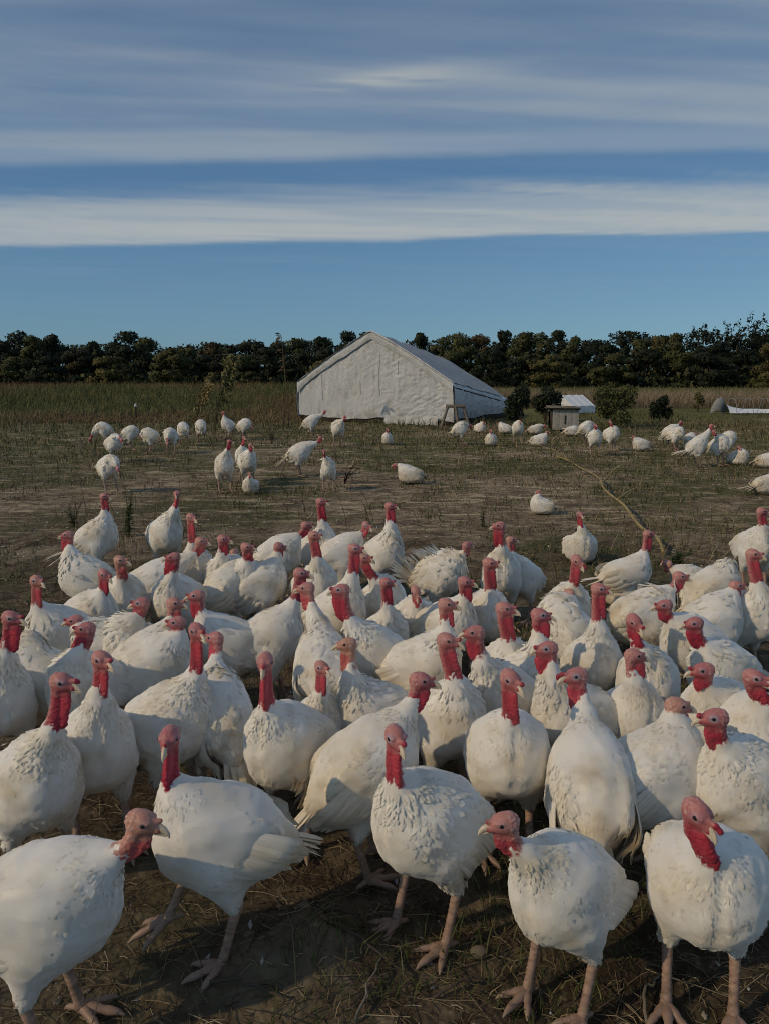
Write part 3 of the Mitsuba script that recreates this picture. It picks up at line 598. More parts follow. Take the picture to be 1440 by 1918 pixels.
weed(690, 985, 935, 'pale green leafed shoot behind the back of the flock', lean=-.1, stems=2, spread=.15, leaves=10, leaf=.06, aspect=.6, leafcol=(.11, .13, .035))
weed(700, 975, 880, 'thin bare dark stem rising behind the flock near centre', lean=-.35, leaves=2, leaf=.03, col=(.05, .035, .03), thick=.004)
weed(650, 985, 905, 'thin reddish bare stem left of the pale shoot', lean=-.2, leaves=0, col=(.09, .05, .035), thick=.004)
weed(1093, 1022, 950, 'leafy green stem in front of the sitting purple faced turkey', lean=-.15, stems=2, spread=.12, leaves=26, leaf=.05, aspect=.6, leafcol=(.022, .036, .014), col=(.03, .04, .02))
weed(1265, 1062, 1020, 'low bushy green weed at the end of the yellow branch', lean=.05, stems=7, spread=.5, leaves=40, leaf=.055, aspect=.5, leafcol=(.035, .065, .018))
weed(1163, 1215, 1150, 'dark leafed weed in the gap among turkeys at right', lean=.05, stems=3, spread=.3, leaves=9, leaf=.075, aspect=.65, leafcol=(.03, .042, .02))
weed(335, 1005, 952, 'bright green leaves beside the round turkey at left', lean=.05, stems=2, spread=.3, leaves=12, leaf=.06, aspect=.6, leafcol=(.07, .10, .03))
weed(1205, 1098, 1058, 'low dark clover like weeds in front of the resting turkey', lean=.0, stems=9, spread=.8, leaves=26, leaf=.035, aspect=.8, leafcol=(.03, .045, .018))
weed(905, 985, 940, 'small dark weed before the broad throated turkey', lean=.1, stems=3, spread=.3, leaves=12, leaf=.05, aspect=.6, leafcol=(.03, .04, .018))
weed(138, 985, 930, 'dark green weed behind the bulging throated turkey at left', lean=.0, stems=5, spread=.25, leaves=26, leaf=.05, aspect=.6, leafcol=(.024, .034, .014))
DS = (436, 602, 668, 910, 1105, 985, 805, 700, 1290, 1395, 60, 160)
for k, (x, b_, t_) in enumerate(((436, 905, 790), (602, 850, 775), (668, 880, 812), (910, 1000, 905), (1105, 900, 848), (985, 868, 812), (805, 915, 838), (700, 830, 770), (1290, 935, 870), (1395, 905, 850), (60, 905, 850), (160, 960, 905))):
    weed(x, b_, t_, f'thin dry bare stalk in the trampled field, {ORD[sorted(DS).index(x)]} from the left', name='dry_stalk', lean=[-.3, .12, -.1, .2, .05, -.15][k % 6], leaves=4, leaf=.04, col=(.17, .13, .085), leafcol=(.14, .10, .06), thick=.008)
    lab('dry_stalk' if k == 0 else f'dry_stalk_{k:03d}', group='dry stalks over the field')

# ------------------------------------------------------------------ sticks and twigs lying in front
for k, (x0, y0, x1, y1, r_, text) in enumerate(((385, 1846, 540, 1882, .006, 'straight brown stick lying on the soil at lower left centre'), (640, 1790, 770, 1835, .005, 'dark twig before the centre front turkey'),
                                               (665, 1910, 720, 1800, .004, 'thin pale stem slanting up at the bottom centre'), (1200, 1905, 1232, 1830, .005, 'dry stem slanting beside the lower right turkeys'), (610, 1735, 690, 1748, .006, 'short dark stick under the long winged turkey'),
                                               (815, 1868, 912, 1835, .005, 'curved twig right of the centre front turkey feet'), (1150, 1700, 1180, 1740, .006, 'bent dry root between the two right front turkeys'))):
    a, b = on_ground(x0, y0), on_ground(x1, y1); u = np.linspace(0, 1, 9)[:, None]; P = a + (b - a) * u; rngl = np.random.default_rng(k); P[:, 2] = ground_h(P[:, 0], P[:, 1]) + .012 + .02 * np.sin(u[:, 0] * 3.1); P[:, :2] += rngl.normal(0, .006, (9, 2))
    key = numbered('stick'); v, f = tube(P, r_ * np.linspace(1.1, .6, 9), 6); put(key, v, f, 'wood_mat' if k in (2, 3) else 'bark_mat'); lab(key, text, 'stick')
for k, (x, y, r_, text) in enumerate(((897, 1782, .022, 'smooth grey brown stone right of the centre turkey feet'), (570, 1755, .016, 'pale stone on top of the soil mound'), (470, 1780, .014, 'flat pale stone left of the soil mound'))):
    g = on_ground(x, y); m_ = trimesh.creation.icosphere(subdivisions=3); v = np.array(m_.vertices); v = v * (1 + .3 * (meshkit.noise(v * 1.7 + k * 9) - .5)[:, None]) * [r_ * 1.2, r_, r_ * .75] + [g[0], g[1], float(ground_h(g[:1], g[1:2])[0]) + r_ * .35]
    key = numbered('stone'); put(key, v, m_.faces, 'matte_mat', np.tile([.15, .125, .095], (len(v), 1)) * (.8 + .4 * meshkit.noise(v * 200))[:, None]); lab(key, text, 'stone')
# ------------------------------------------------------------------ the turkeys
def surface_nets(vol, org, h):
    ins = vol < 0
    nx, ny, nz = vol.shape
    s = sum(ins[i:nx - 1 + i, j:ny - 1 + j, k:nz - 1 + k].astype(np.int8) for i in (0, 1) for j in (0, 1) for k in (0, 1))
    act = np.argwhere((s > 0) & (s < 8))
    idx = -np.ones((nx - 1, ny - 1, nz - 1), int); idx[tuple(act.T)] = np.arange(len(act))
    C = np.array([[i, j, k] for i in (0, 1) for j in (0, 1) for k in (0, 1)])
    val = np.stack([vol[tuple((act + c).T)] for c in C], 1)
    acc, cnt = np.zeros((len(act), 3)), np.zeros(len(act))
    for a in range(8):
        for b in range(a + 1, 8):
            if np.abs(C[a] - C[b]).sum() != 1: continue
            m = (val[:, a] < 0) != (val[:, b] < 0)
            t = val[m, a] / (val[m, a] - val[m, b])
            acc[m] += C[a] + t[:, None] * (C[b] - C[a]); cnt[m] += 1
    v = org + h * (act + acc / cnt[:, None])
    F = []
    for ax in range(3):
        sl0 = [slice(None)] * 3; sl1 = [slice(None)] * 3
        sl0[ax] = slice(0, -1); sl1[ax] = slice(1, None)
        A, B = ins[tuple(sl0)], ins[tuple(sl1)]
        e = np.argwhere(A != B)
        u, w = (ax + 1) % 3, (ax + 2) % 3
        ok = (e[:, u] > 0) & (e[:, w] > 0) & (e[:, u] < vol.shape[u] - 1) & (e[:, w] < vol.shape[w] - 1)
        e = e[ok]
        first = A[tuple(e.T)]
        du, dw = np.zeros(3, int), np.zeros(3, int); du[u] = 1; dw[w] = 1
        q = np.stack([idx[tuple((e - du - dw).T)], idx[tuple((e - dw).T)], idx[tuple(e.T)], idx[tuple((e - du).T)]], 1)
        q[~first] = q[~first][:, ::-1]
        F.append(q)
    q = np.vstack(F)
    return v, np.vstack([q[:, [0, 1, 2]], q[:, [0, 2, 3]]])


def smin(a, b, k):
    h = np.maximum(k - np.abs(a - b), 0) / k
    return np.minimum(a, b) - h * h * k * .25


def s_ell(p, c, r):
    a, b, d = ((p[:, k] - np.float32(c[k])) * np.float32(1 / r[k]) for k in range(3))
    k0 = np.sqrt(a * a + b * b + d * d)
    a, b, d = a * np.float32(1 / r[0]), b * np.float32(1 / r[1]), d * np.float32(1 / r[2])
    return k0 * (k0 - 1) / np.sqrt(a * a + b * b + d * d + np.float32(1e-10))


def s_cone(p, a, b, ra, rb):
    a = np.asarray(a, float); ba = np.asarray(b, float) - a; w = ba / (ba @ ba)
    x, y, z = (p[:, k] - np.float32(a[k]) for k in range(3))
    t = np.clip(x * np.float32(w[0]) + y * np.float32(w[1]) + z * np.float32(w[2]), 0, 1)
    x -= t * np.float32(ba[0]); y -= t * np.float32(ba[1]); z -= t * np.float32(ba[2])
    return np.sqrt(x * x + y * y + z * z) - (np.float32(ra) + np.float32(rb - ra) * t)


def grid_eval(fn, lo, hi, h, safe=1.6):
    """the field on a grid of step h; blocks of 4 x 4 x 4 nodes far from the surface keep their centre's value"""
    lo = np.asarray(lo) - 2 * h; nb = np.ceil((np.asarray(hi) + 2 * h - lo) / h / 4).astype(int) + 1
    ax = [lo[k] + h * (4 * np.arange(nb[k]) + 1.5) for k in range(3)]
    c = np.stack(np.meshgrid(*ax, indexing='ij'), -1).reshape(-1, 3).astype(np.float32)
    d = fn(c)
    vol = np.repeat(np.repeat(np.repeat(d.reshape(nb), 4, 0), 4, 1), 4, 2)
    near = np.nonzero(np.abs(d) < h * 2.6 * safe + .002)[0]
    o = (np.stack(np.meshgrid(*[np.arange(4)] * 3, indexing='ij'), -1).reshape(-1, 3) - 1.5).astype(np.float32) * np.float32(h)
    fine = fn((c[near][:, None] + o[None]).reshape(-1, 3)).reshape(-1, 4, 4, 4)
    b = np.stack(np.unravel_index(near, nb), 1)
    V = vol.reshape(nb[0], 4, nb[1], 4, nb[2], 4); V[b[:, 0], :, b[:, 1], :, b[:, 2], :] = fine
    return vol, lo


def ry(a):   # pitch, nose up for positive a
    a = math.radians(a); return np.array([[math.cos(a), 0, -math.sin(a)], [0, 1, 0], [math.sin(a), 0, math.cos(a)]])


def worley(p, cell, rng_seed):
    """height 0..1 of rounded bumps about CELL apart"""
    lo = p.min(0) - cell; n = np.ceil((p.max(0) + cell - lo) / cell).astype(int) + 1
    r = np.random.default_rng(rng_seed)
    g = np.stack(np.meshgrid(*[np.arange(k) for k in n], indexing='ij'), -1).reshape(-1, 3) + r.random((n.prod(), 3))
    d, i = cKDTree(lo + g * cell).query(p)
    return np.clip(1 - (d / (cell * .75)) ** 2, 0, 1), i


BODY_WHITE = np.array([.735, .725, .685]); CREAM = np.array([.66, .60, .475]); SOIL = np.array([.42, .34, .24])
RED = np.array([.33, .017, .046]); DEEP = np.array([.20, .010, .022]); PINK = np.array([.46, .19, .185]); TAN = np.array([.47, .25, .18])
PALE = np.array([.56, .38, .34]); BLUE = np.array([.34, .30, .36]); HORN = np.array([.52, .44, .33]); SHANK = np.array([.35, .235, .18])


def feather_cards(p, n, flow, L, W, lift, sdf, rng, rows=4, soft=.76, tilt=.12, frac=(.6, 1, .95, .5)):
    """a coat of contour feathers laid over the body's distance field: one joined mesh"""
    N = len(p)
    flow = unit(flow - n * (flow * n).sum(-1, keepdims=True)); side = np.cross(n, flow)
    S = np.linspace(0, 1, rows); Cc = np.array([-1.0, 0, 1.0])
    wp = np.interp(S, np.linspace(0, 1, len(frac)), frac)
    tipshape = S[:, None] - np.where(S[:, None] > .8, .16, 0) * np.abs(Cc)[None]
    v = p[:, None, None] + flow[:, None, None] * (L[:, None, None] * tipshape[None])[..., None] + side[:, None, None] * (W[:, None, None] * .5 * (wp[:, None] * Cc[None])[None])[..., None]
    flat = v.reshape(-1, 3).astype(np.float32)
    e = 2e-3
    d = sdf(flat)
    g = np.stack([sdf(flat + np.eye(3, dtype=np.float32)[k] * e) - d for k in range(3)], -1); g = unit(g)
    off = -.0025 + lift[:, None, None] * (S[None, :, None] ** 1.4) - .0018 * np.abs(Cc)[None, None] * (W / .03)[:, None, None]
    move = np.clip(d - off.reshape(-1), -.05, .05)
    flat = flat - g * move[:, None]
    G = g.reshape(N, rows, 3, 3)
    nn = G + side[:, None, None] * (.30 * Cc)[None, None, :, None] - flow[:, None, None] * (tilt * (lift / L * 3)[:, None, None] * S[None, :, None])[..., None]
    nn = unit(nn * (1 - 0) + 0)
    nn = unit(soft * G + (1 - soft) * 3 * (nn - G) + (1 - soft) * G)
    nn = unit(nn + (side * rng.normal(0, .12, (N, 1)) + flow * rng.normal(0, .10, (N, 1)))[:, None, None])
    i, j = np.meshgrid(np.arange(rows - 1), np.arange(2), indexing='ij')
    q = np.stack([i * 3 + j, i * 3 + j + 1, (i + 1) * 3 + j + 1, (i + 1) * 3 + j], -1).reshape(-1, 4)
    f = (np.arange(N)[:, None, None] * rows * 3 + q[None]).reshape(-1, 4)
    S_all = np.broadcast_to(S[None, :, None], (N, rows, 3)).reshape(-1)
    return flat, f, nn.reshape(-1, 3), S_all


def long_feathers(p0, d0, up, length, width, sdf, off, droop=0.0, rows=9, cup=.15):
    """flight feathers, all at once: each starts under the coat on the flank, follows it, then runs free"""
    p = np.array(p0, float); d0 = unit(np.array(d0, float)); n = len(p); off = np.broadcast_to(off, (n,)).astype(float); length = np.broadcast_to(length, (n,))
    g = np.zeros((n, 3)); P = []

    def field(q):
        q = q.astype(np.float32); s = sdf(q)
        gg = np.stack([sdf(q + np.eye(3, dtype=np.float32)[m] * np.float32(.004)) - s for m in range(3)], -1)
        return s, unit(gg)
    if sdf is not None:
        s, g = field(p); p = p - g * (s + .007)[:, None]
    for k in range(rows):
        P.append(p.copy())
        d = d0 + np.array([0, 0, -droop * (k / rows) ** 2])
        if sdf is not None and k and k < rows * .7: d = d - g * (g * d).sum(-1, keepdims=True) * .8
        p = p + unit(d) * (length / (rows - 1))[:, None]
        if sdf is not None:
            s, g = field(p)
            o = off if k > rows * .42 else -.006 + (off + .006) * (k / (rows * .42))
            m = (k < rows * .75) | (s < off)
            p = p - g * (np.clip(s - o, -.05, .014) * m)[:, None]
    P = np.stack(P, 1); t = unit(np.gradient(P, axis=1))
    up = np.asarray(up, float)[:, None] * np.ones((1, rows, 1)); sd = unit(np.cross(t, up)); nn = np.cross(sd, t)
    S = np.linspace(0, 1, rows); w = width * .5 * np.interp(S, [0, .12, .5, .85, .95, 1], [.45, .8, 1, .88, .6, .12])
    Cc = np.array([-1, -.5, .06, .7])
    v = P[:, :, None] + sd[:, :, None] * (w[:, None] * Cc[None])[None, :, :, None] - nn[:, :, None] * (w[:, None] * cup * np.array([1, .2, -.15, .5])[None])[None, :, :, None]
    i, j = np.meshgrid(np.arange(rows - 1), np.arange(3), indexing='ij')
    q = np.stack([i * 4 + j, i * 4 + j + 1, (i + 1) * 4 + j + 1, (i + 1) * 4 + j], -1).reshape(-1, 4)
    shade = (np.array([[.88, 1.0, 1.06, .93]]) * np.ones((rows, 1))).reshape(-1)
    return [(v[a].reshape(-1, 3), q, shade, np.repeat(S, 4)) for a in range(n)]


LODS = [dict(body=.015, head=.0031, sides=12, feather=.0175, eye=2), dict(body=.019, head=.0045, sides=9, feather=.0265, eye=1),
        dict(body=.022, head=.0062, sides=6, feather=.039, eye=1), dict(body=.028, head=.0100, sides=5, feather=.055, eye=0)]
TURKEY_KEYS = []


def turkey(hx, hy, bx, by, yaw, hyaw, label, lod=2, group=None, size=1.0, sit=False, hpitch=-6, pitch=22, bare=.135, pale=.0, blue=.3, snood=.02, snood_side=1, wattle=1.0,
           fat=1.0, ruffle=1.0, tail=None, fan=0.0, tail_up=None, stain=.4, open_beak=0.0, lift=None, feet=None, wing_droop=.12, droop=0.0, neck_thick=1.0, belly=None, zc=None, low=False, spikes=False):
    key = numbered('turkey'); TURKEY_KEYS.append(key)
    lod = 0 if by > 1335 else 1 if by > 1190 else 2 if by > 930 else 3
    seed = int(hx * 7 + hy * 13) % 99991; rng = np.random.default_rng(seed)
    Q = LODS[lod]
    zc = zc if zc is not None else (.155 if sit else .395)
    if lod >= 1: fat *= .92
    fat *= .94 + .12 * rng.random(); pitch += rng.normal() * 4; stain *= .75 + 1.3 * rng.random(); pale = min(1, pale + .22 * rng.random())
    if sit: pitch, ruffle = 8, ruffle * .8
    # where it stands: the body's centre lies on the line of sight at its own height
    s = size * (.99 if lod == 0 else .96 if lod < 3 and hy > 915 else 1.0)
    if lod and by > 985: by = by + .032 * (by - 700)
    C = on_ground(bx, by, zc * s); base = np.array([C[0], C[1], 0.0])
    R = rotz(yaw)
    exp = base + s * (R @ (np.array([.33, 0, .20 if not sit else .16]) if low else np.array([.16 if sit else .185, 0, zc + (.24 if sit else .285)])))
    d = pix_dir(hx, hy); d /= np.linalg.norm(d); o = np.array([0, 0, CAM_H])
    Hw = o + d * ((exp - o) @ d)
    Hd = (R.T @ (Hw - base)) / s                                   # head in the bird's own frame
    Hf = R.T @ rotz(hyaw) @ ry(hpitch)                             # head axes in the bird's own frame (columns)
    B = ry(pitch); bc = np.array([0, 0, zc])
    tb = lambda q: bc + B @ np.asarray(q, float)                   # body frame -> bird frame
    nb = tb([.118 * fat, 0, .060])
    # neck curve
    end = Hd + Hf @ np.array([-.012, 0, -.014])
    span = np.linalg.norm(end - nb)
    p0, p1 = tb([.05, 0, .02]), nb + np.array([.045, 0, .045]) + .15 * (end - nb)
    p2 = end - .42 * span * (unit(np.array([0, 0, 1.0]) + .25 * unit(end - nb)) if end[2] > nb[2] - .02 else unit(end - nb) * .6 + np.array([0, 0, -.0]))
    if end[2] < nb[2] + .05: p2 = end + Hf @ np.array([-.06, 0, .03])
    t = np.linspace(0, 1, 17)[:, None]
    N = (1 - t) ** 3 * p0 + 3 * (1 - t) ** 2 * t * p1 + 3 * (1 - t) * t * t * p2 + t ** 3 * end
    seg = np.linalg.norm(np.diff(N, axis=0), axis=1); arc = np.concatenate([np.cumsum(seg[::-1])[::-1], [0]])  # distance to the head
    bare = min(bare, arc[0] - .14)
    up_t = np.clip(arc / max(arc[0], 1e-3), 0, 1)
    rf = np.interp(arc, [0, bare - .03, bare, bare + .04, bare + .09, bare + .16, bare + .24], [.020, .027, .041, .051, .066, .088, .105]) * (.9 + .1 * fat)
    rb = np.interp(arc, [0, .05, bare, bare + .06], [.0185, .0195, .0265, .0295]) * neck_thick
    kneck = [k for k in range(16) if arc[k] > bare - .04]
    legs = [] if sit else [(-1, feet[0] if feet else None), (1, feet[1] if feet else None)]
    hock = []
    for sd, ft in legs:
        ax, ay, az, fy = ft if ft else (.035 + .02 * rng.normal(), sd * .085, 0.0, 0.0)
        hk = np.array([ax - .05 - .25 * az, ay * .9 + sd * .01, 0.200 + az * .7])
        hock.append((hk, np.array([ax, ay, az + .022]), fy, sd, az))
    Bt = B.T.astype(np.float32); bc32 = bc.astype(np.float32)
    wr = 1.0 if not sit else 1.08

    def body_sdf(p):
        q = (p - bc32) @ Bt.T
        if sit: q = q * np.array([1, 1, 1.22], np.float32)
        dd = s_ell(q, (-.015, 0, .0), (.166, .116 * fat * wr, .134))
        dd = smin(dd, s_ell(q, (.052, 0, -.005), (.116, .110 * fat, .144)), .07)
        dd = smin(dd, s_cone(q, (-.10, 0, .015), (-.225, 0, -.005), .088, .032), .09)
        dd = smin(dd, s_ell(q, (-.09, 0, -.06), (.10, .092 * fat, .082)), .07)
        ay = np.abs(q[:, 1]); qa = np.stack([q[:, 0], ay, q[:, 2]], 1)
        dd = smin(dd, s_ell(qa, (-.04, .090 * fat * wr, .03), (.145, .037, .084)), .03)
        pa = p
        for hk, an, fy, sd, az in hock:
            dd = smin(dd, s_cone(pa, tb([-.02, sd * .070, -.075]), hk + np.array([.012, 0, .0]), .074, .026), .045)
        for k in kneck:
            dn_ = s_cone(p, N[k], N[k + 1], rf[k], rf[k + 1]) if k == kneck[0] else np.minimum(dn_, s_cone(p, N[k], N[k + 1], rf[k], rf[k + 1]))
        if kneck: dd = smin(dd, dn_, .075)
        dd = dd + .011 * np.exp(-(q[:, 1] / .012) ** 2) * np.clip((q[:, 0] - .08) / .06, 0, 1) * np.clip((.10 - q[:, 2]) / .05, 0, 1)
        if sit: dd = smin(dd, s_ell(p, (-.02, 0, .07), (.18, .14, .075)), .06)
        return dd

    lo = np.minimum(np.array([-.38, -.24, .02 if sit else .12]), N[kneck].min(0) - .1) if kneck else np.array([-.38, -.24, .02])
    hi = np.maximum(np.array([.34, .24, zc + .3]), N[kneck].max(0) + .08)
    if hock: lo = np.minimum(lo, np.array([h[0] for h in hock]).min(0) - .06)
    if sit: lo[2] = -.03
    vol, org = grid_eval(body_sdf, lo, hi, Q['body'])
    bv, bf = surface_nets(vol, org, Q['body'])
    bn = meshkit.arrays((bv, bf), True)[2]
    lump = meshkit.fbm(bv * 17 + seed % 50, 3) - .5
    lump2 = meshkit.noise(bv * 42 + seed % 31) - .5
    bv = bv + bn * (lump * .013 + lump2 * .0045 * ruffle)[:, None]

    def dirt(p):
        low = np.clip((.26 - p[:, 2]) / .2, 0, 1) * stain
        n1 = meshkit.fbm(p * 9 + seed % 77, 4); n2 = meshkit.fbm(p * 26 + seed % 13, 3)
        back = np.clip((-.02 - p[:, 0]) / .25, 0, 1)
        c = BODY_WHITE + (CREAM - BODY_WHITE) * np.clip(.12 + .65 * back + 2.4 * (n1 - .5), 0, 1)[:, None]
        k = np.clip(low * (.5 + .9 * n2) + stain * .85 * np.clip((n1 * .6 + n2 * .4 - .53) * 5, 0, 1) * (.40 + .60 * back), 0, .75)
        return c + (SOIL - c) * k[:, None]
    pieces = [(bv, bf, dirt(bv))]

    # head and bare neck ------------------------------------------------------
    Hfi = Hf.astype(np.float32); Hd32 = Hd.astype(np.float32)
    kb = [k for k in range(16) if arc[k + 1] < bare + .035]
    wl = np.interp(arc, [0, .03, bare * .75, bare], [.020, .030, .022, .004]) * wattle
    fw = Hf[:, 0]

    def head_sdf(p):
        q = (p - Hd32) @ Hfi
        dd = s_ell(q, (-.003, 0, .002), (.0355, .0255, .0285))
        dd = smin(dd, s_cone(q, (.008, 0, -.001), (.043, 0, -.007), .0225, .0125), .016)
        qa = np.stack([q[:, 0], np.abs(q[:, 1]), q[:, 2]], 1)
        dd = smin(dd, s_ell(qa, (.014, .019, .012), (.016, .007, .006)), .008)
        nk = None
        for k in kb:
            x = s_cone(p, N[k], N[k + 1], rb[k], rb[k + 1]); nk = x if nk is None else np.minimum(nk, x)
        if nk is not None: dd = smin(dd, nk, .014)
        # dewlap: a thin fold from the chin down the throat
        qq = q.copy(); qq[:, 1] *= 2.7
        w = s_cone(qq, (.026, 0, -.018), (.014, 0, -.055), .011 * wattle, .021 * wattle)
        for k in kb:
            if arc[k] < bare * .85:
                ctr = N[k] + fw * (rb[k] * .72 + wl[k] * .42)
                e = (p - ctr.astype(np.float32)) @ Hfi; e[:, 1] *= 2.2
                w = np.minimum(w, np.sqrt((e * e).sum(-1)) - (.006 + wl[k] * .58))
        dd = smin(dd, w * .75, .009)
        sn = np.array([[.036, 0, .012], [.050, .004 * snood_side, .014], [.062, .012 * snood_side, .006], [.066, .017 * snood_side, -.012], [.064, .018 * snood_side, -.045]])
        k = np.interp(snood, [0, .03, .05, .09], [.55, 1.3, 2.5, 3.8])
        for a in range(int(math.ceil(k))):
            u = min(1, k - a)
            dd = smin(dd, s_cone(q, sn[a], sn[a] + (sn[a + 1] - sn[a]) * u, .0066, .0060), .007)
        return dd
    pts = np.vstack([N[kb] if kb else N[-2:], Hd[None]])
    vol, org = grid_eval(head_sdf, pts.min(0) - .088, pts.max(0) + .088, Q['head'], 3.0)
    hv, hf = surface_nets(vol, org, Q['head'])
    hn = meshkit.arrays((hv, hf), True)[2]
    q = (hv - Hd) @ Hf
    ai = np.argmin(((hv[:, None] - N[None]) ** 2).sum(-1), 1); ad = arc[ai]
    inface = (q[:, 0] > -.01) & (q[:, 2] > -.035) & (np.linalg.norm(q, axis=1) < .07)
    on_skull = np.linalg.norm(q - [0, 0, .002], axis=1) < .05
    nape = np.clip(-((hv - N[ai]) @ fw) / .02, -1, 1)             # 1 behind, -1 at the throat
    nape = np.where(on_skull, np.clip(-q[:, 0] / .03, -1, 1), nape)
    low = np.clip((ad - bare * .55) / (bare * .45), 0, 1) * ~on_skull
    b1, cell1 = worley(hv, .0085, seed); b2, cell2 = worley(hv, .017, seed + 1)
    bump = np.where(inface, .0010, .0022 + .0016 * np.clip(nape, 0, 1)) * b1 + low * .0068 * b2
    hv = hv + hn * (bump - .0008)[:, None]
    # colours of the skin
    n1 = meshkit.fbm(hv * 60 + seed % 40, 3)
    c = RED + (DEEP - RED) * np.clip(n1 * 1.8 - .45 - .55 * b1, 0, 1)[:, None]
    c = c * rng.uniform(.72, 1.08); blue = min(1, blue + .25 * rng.random())
    pk = PINK * (1 - pale) + TAN * pale
    face = np.clip(.58 + .30 * np.clip(q[:, 2] / .03, -1, 1), 0, 1) * on_skull * (.75 + .25 * inface)
    c = c + (pk - c) * np.clip(face * .9 + (.4 * np.clip(nape, 0, 1) + .18 * b1 * np.clip(nape + .4, 0, 1)) + pale * .75, 0, .95)[:, None]
    c = c + (PALE - c) * (np.clip(nape + .25, 0, 1) * np.clip(b1 * 1.3 - .35, 0, 1) * (.50 + .4 * pale) * (ad < bare * .8))[:, None]
    flap = np.clip(-nape - .15, 0, 1) * np.clip((.06 - np.abs(ad - .055)) / .04, 0, 1) * ~on_skull
    c = c + (np.array([.50, .055, .080]) - c) * (flap * .7)[:, None]
    eye_at = np.array([.0135, .0, .0075])
    de = np.linalg.norm((q - eye_at) * [1, 0, 1.15], axis=1)
    orb = np.clip(1 - (de - .007) / .013, 0, 1) * on_skull * (np.abs(q[:, 1]) > .008)
    c = c + (BLUE - c) * (orb * blue)[:, None]
    ear = np.clip(1 - np.linalg.norm((q - [-.012, 0, -.003]) * [1, 0, 1], axis=1) / .006, 0, 1) * on_skull * (np.abs(q[:, 1]) > .012)
    c = c + (np.array([.60, .46, .45]) - c) * (ear * .8)[:, None]
    pieces.append((hv, hf, c))

    # legs ---------------------------------------------------------------------
    for hk, an, fy, sd, az in hock:
        n = 26 if lod == 0 else 12 if lod == 1 else 6
        u = np.linspace(0, 1, n)[:, None]
        top = hk + np.array([.012, 0, .045])
        P = np.vstack([top[None], hk + u * (an - hk)])
        r = np.concatenate([[.020], np.interp(u[:, 0], [0, .12, .5, .85, 1], [.0205, .0160, .0132, .0138, .0172])])
        if lod <= 1: r[1:] *= 1 + .055 * np.where(np.arange(n) % 2, 1, -1)
        v, f = tube(P, r, Q['sides'])
        pieces.append((v, f, SHANK * (.50 + .85 * meshkit.noise(v * [80, 80, 170])[:, None]) * np.where((v[:, 2] < .09)[:, None], .85, 1.0)))
        for ang, ln, r0 in ((36, .098, .0130), (0, .120, .0145), (-36, .098, .0130), (172, .050, .0105)):
            a = math.radians(ang * sd + fy); dx, dy = math.cos(a), math.sin(a)
            tiltz = -.45 * az / .12 if az else 0
            uu = np.linspace(0, 1, 9 if lod <= 1 else 5)
            zz = np.interp(uu, [0, .25, .55, .85, 1], [an[2] - .004, az + .019, az + .013, az + .010, az + .001]) + tiltz * uu * ln * (1 if ang < 100 else -.4)
            kn = 1 + .12 * np.cos(uu * 3 * 2 * np.pi)
            P = np.stack([an[0] + dx * ln * uu, an[1] + dy * ln * uu, zz], 1)
            v, f = tube(P, r0 * np.interp(uu, [0, .8, .9, 1], [1.1, .72, .5, .15]) * kn, max(6, Q['sides'] - 2))
            tip = np.linalg.norm(v[:, :2] - an[:2], axis=1) > ln * .86
            pieces.append((v, f, np.where(tip[:, None], np.array([.26, .19, .14]), SHANK * .8 * (.8 + .35 * meshkit.noise(v * 55)[:, None]))))
    # one continuous surface
    try:
        ms = [m3.Manifold(m3.Mesh(v.astype(np.float32), f.astype(np.uint32))) for v, f, _ in pieces]
        if any(m.status() != m3.Error.NoError for m in ms): raise ValueError
        m = m3.Manifold.batch_boolean(ms, m3.OpType.Add).to_mesh()
        V, F = np.array(m.vert_properties[:, :3], float), np.array(m.tri_verts)
        _, near = cKDTree(np.vstack([x[0] for x in pieces])).query(V)
        COL = np.vstack([x[2] for x in pieces])[near]
    except ValueError:
        V, F = join([(x[0], x[1]) for x in pieces]); COL = np.vstack([x[2] for x in pieces])
        print('no union', key)
    W = lambda p: base + s * (p @ R.T)
    Wn = lambda n: n @ R.T
    put(f'{key}__body', W(V), F, 'skin_mat', COL)
    # beak, eyes ----------------------------------------------------------------
    hb = lambda q: Hd + np.asarray(q, float) @ Hf.T
    bs = max(6, Q['sides'])
    up = np.array([[.030, 0, -.001], [.046, 0, -.003], [.060, 0, -.0075], [.070, 0, -.015], [.075, 0, -.0245]])
    v, f = tube(up, [.0115, .0108, .0085, .0055, .0012], bs); v[:, 1] *= .82
    dn = np.array([[.030, 0, -.014], [.048, 0, -.0165], [.066, 0, -.0215]]); dn[:, 2] -= open_beak * np.array([0, .35, .8]) * .02
    v2, f2 = tube(dn, [.0095, .0070, .0020], bs)
    bvv = np.vstack([v, v2]); tone = (.75 + .45 * np.clip((bvv[:, 0] - .035) / .03, 0, 1))[:, None]
    put(f'{key}__beak', W(hb(bvv)), np.vstack([f, f2 + len(v)]), 'horn_mat', HORN * tone)
    if lod < 3 or True:
        for sd, nm in ((1, 'eye'), (-1, 'eye_001')):
            yy = np.linspace(.012, .035, 24)
            pr = hb(np.stack([yy * 0 + .0135, sd * yy, yy * 0 + .0075], 1)).astype(np.float32)
            ins = head_sdf(pr) < 0
            y0 = yy[np.nonzero(ins)[0].max()] if ins.any() else .022
            e = trimesh.creation.icosphere(subdivisions=Q['eye'], radius=1.0)
            ev = np.array(e.vertices) * [.0062, .0042, .0058] + [.0135, sd * (y0 - .0005), .0075]
            put(f'{key}__{nm}', W(hb(ev)), e.faces, 'eye_mat')
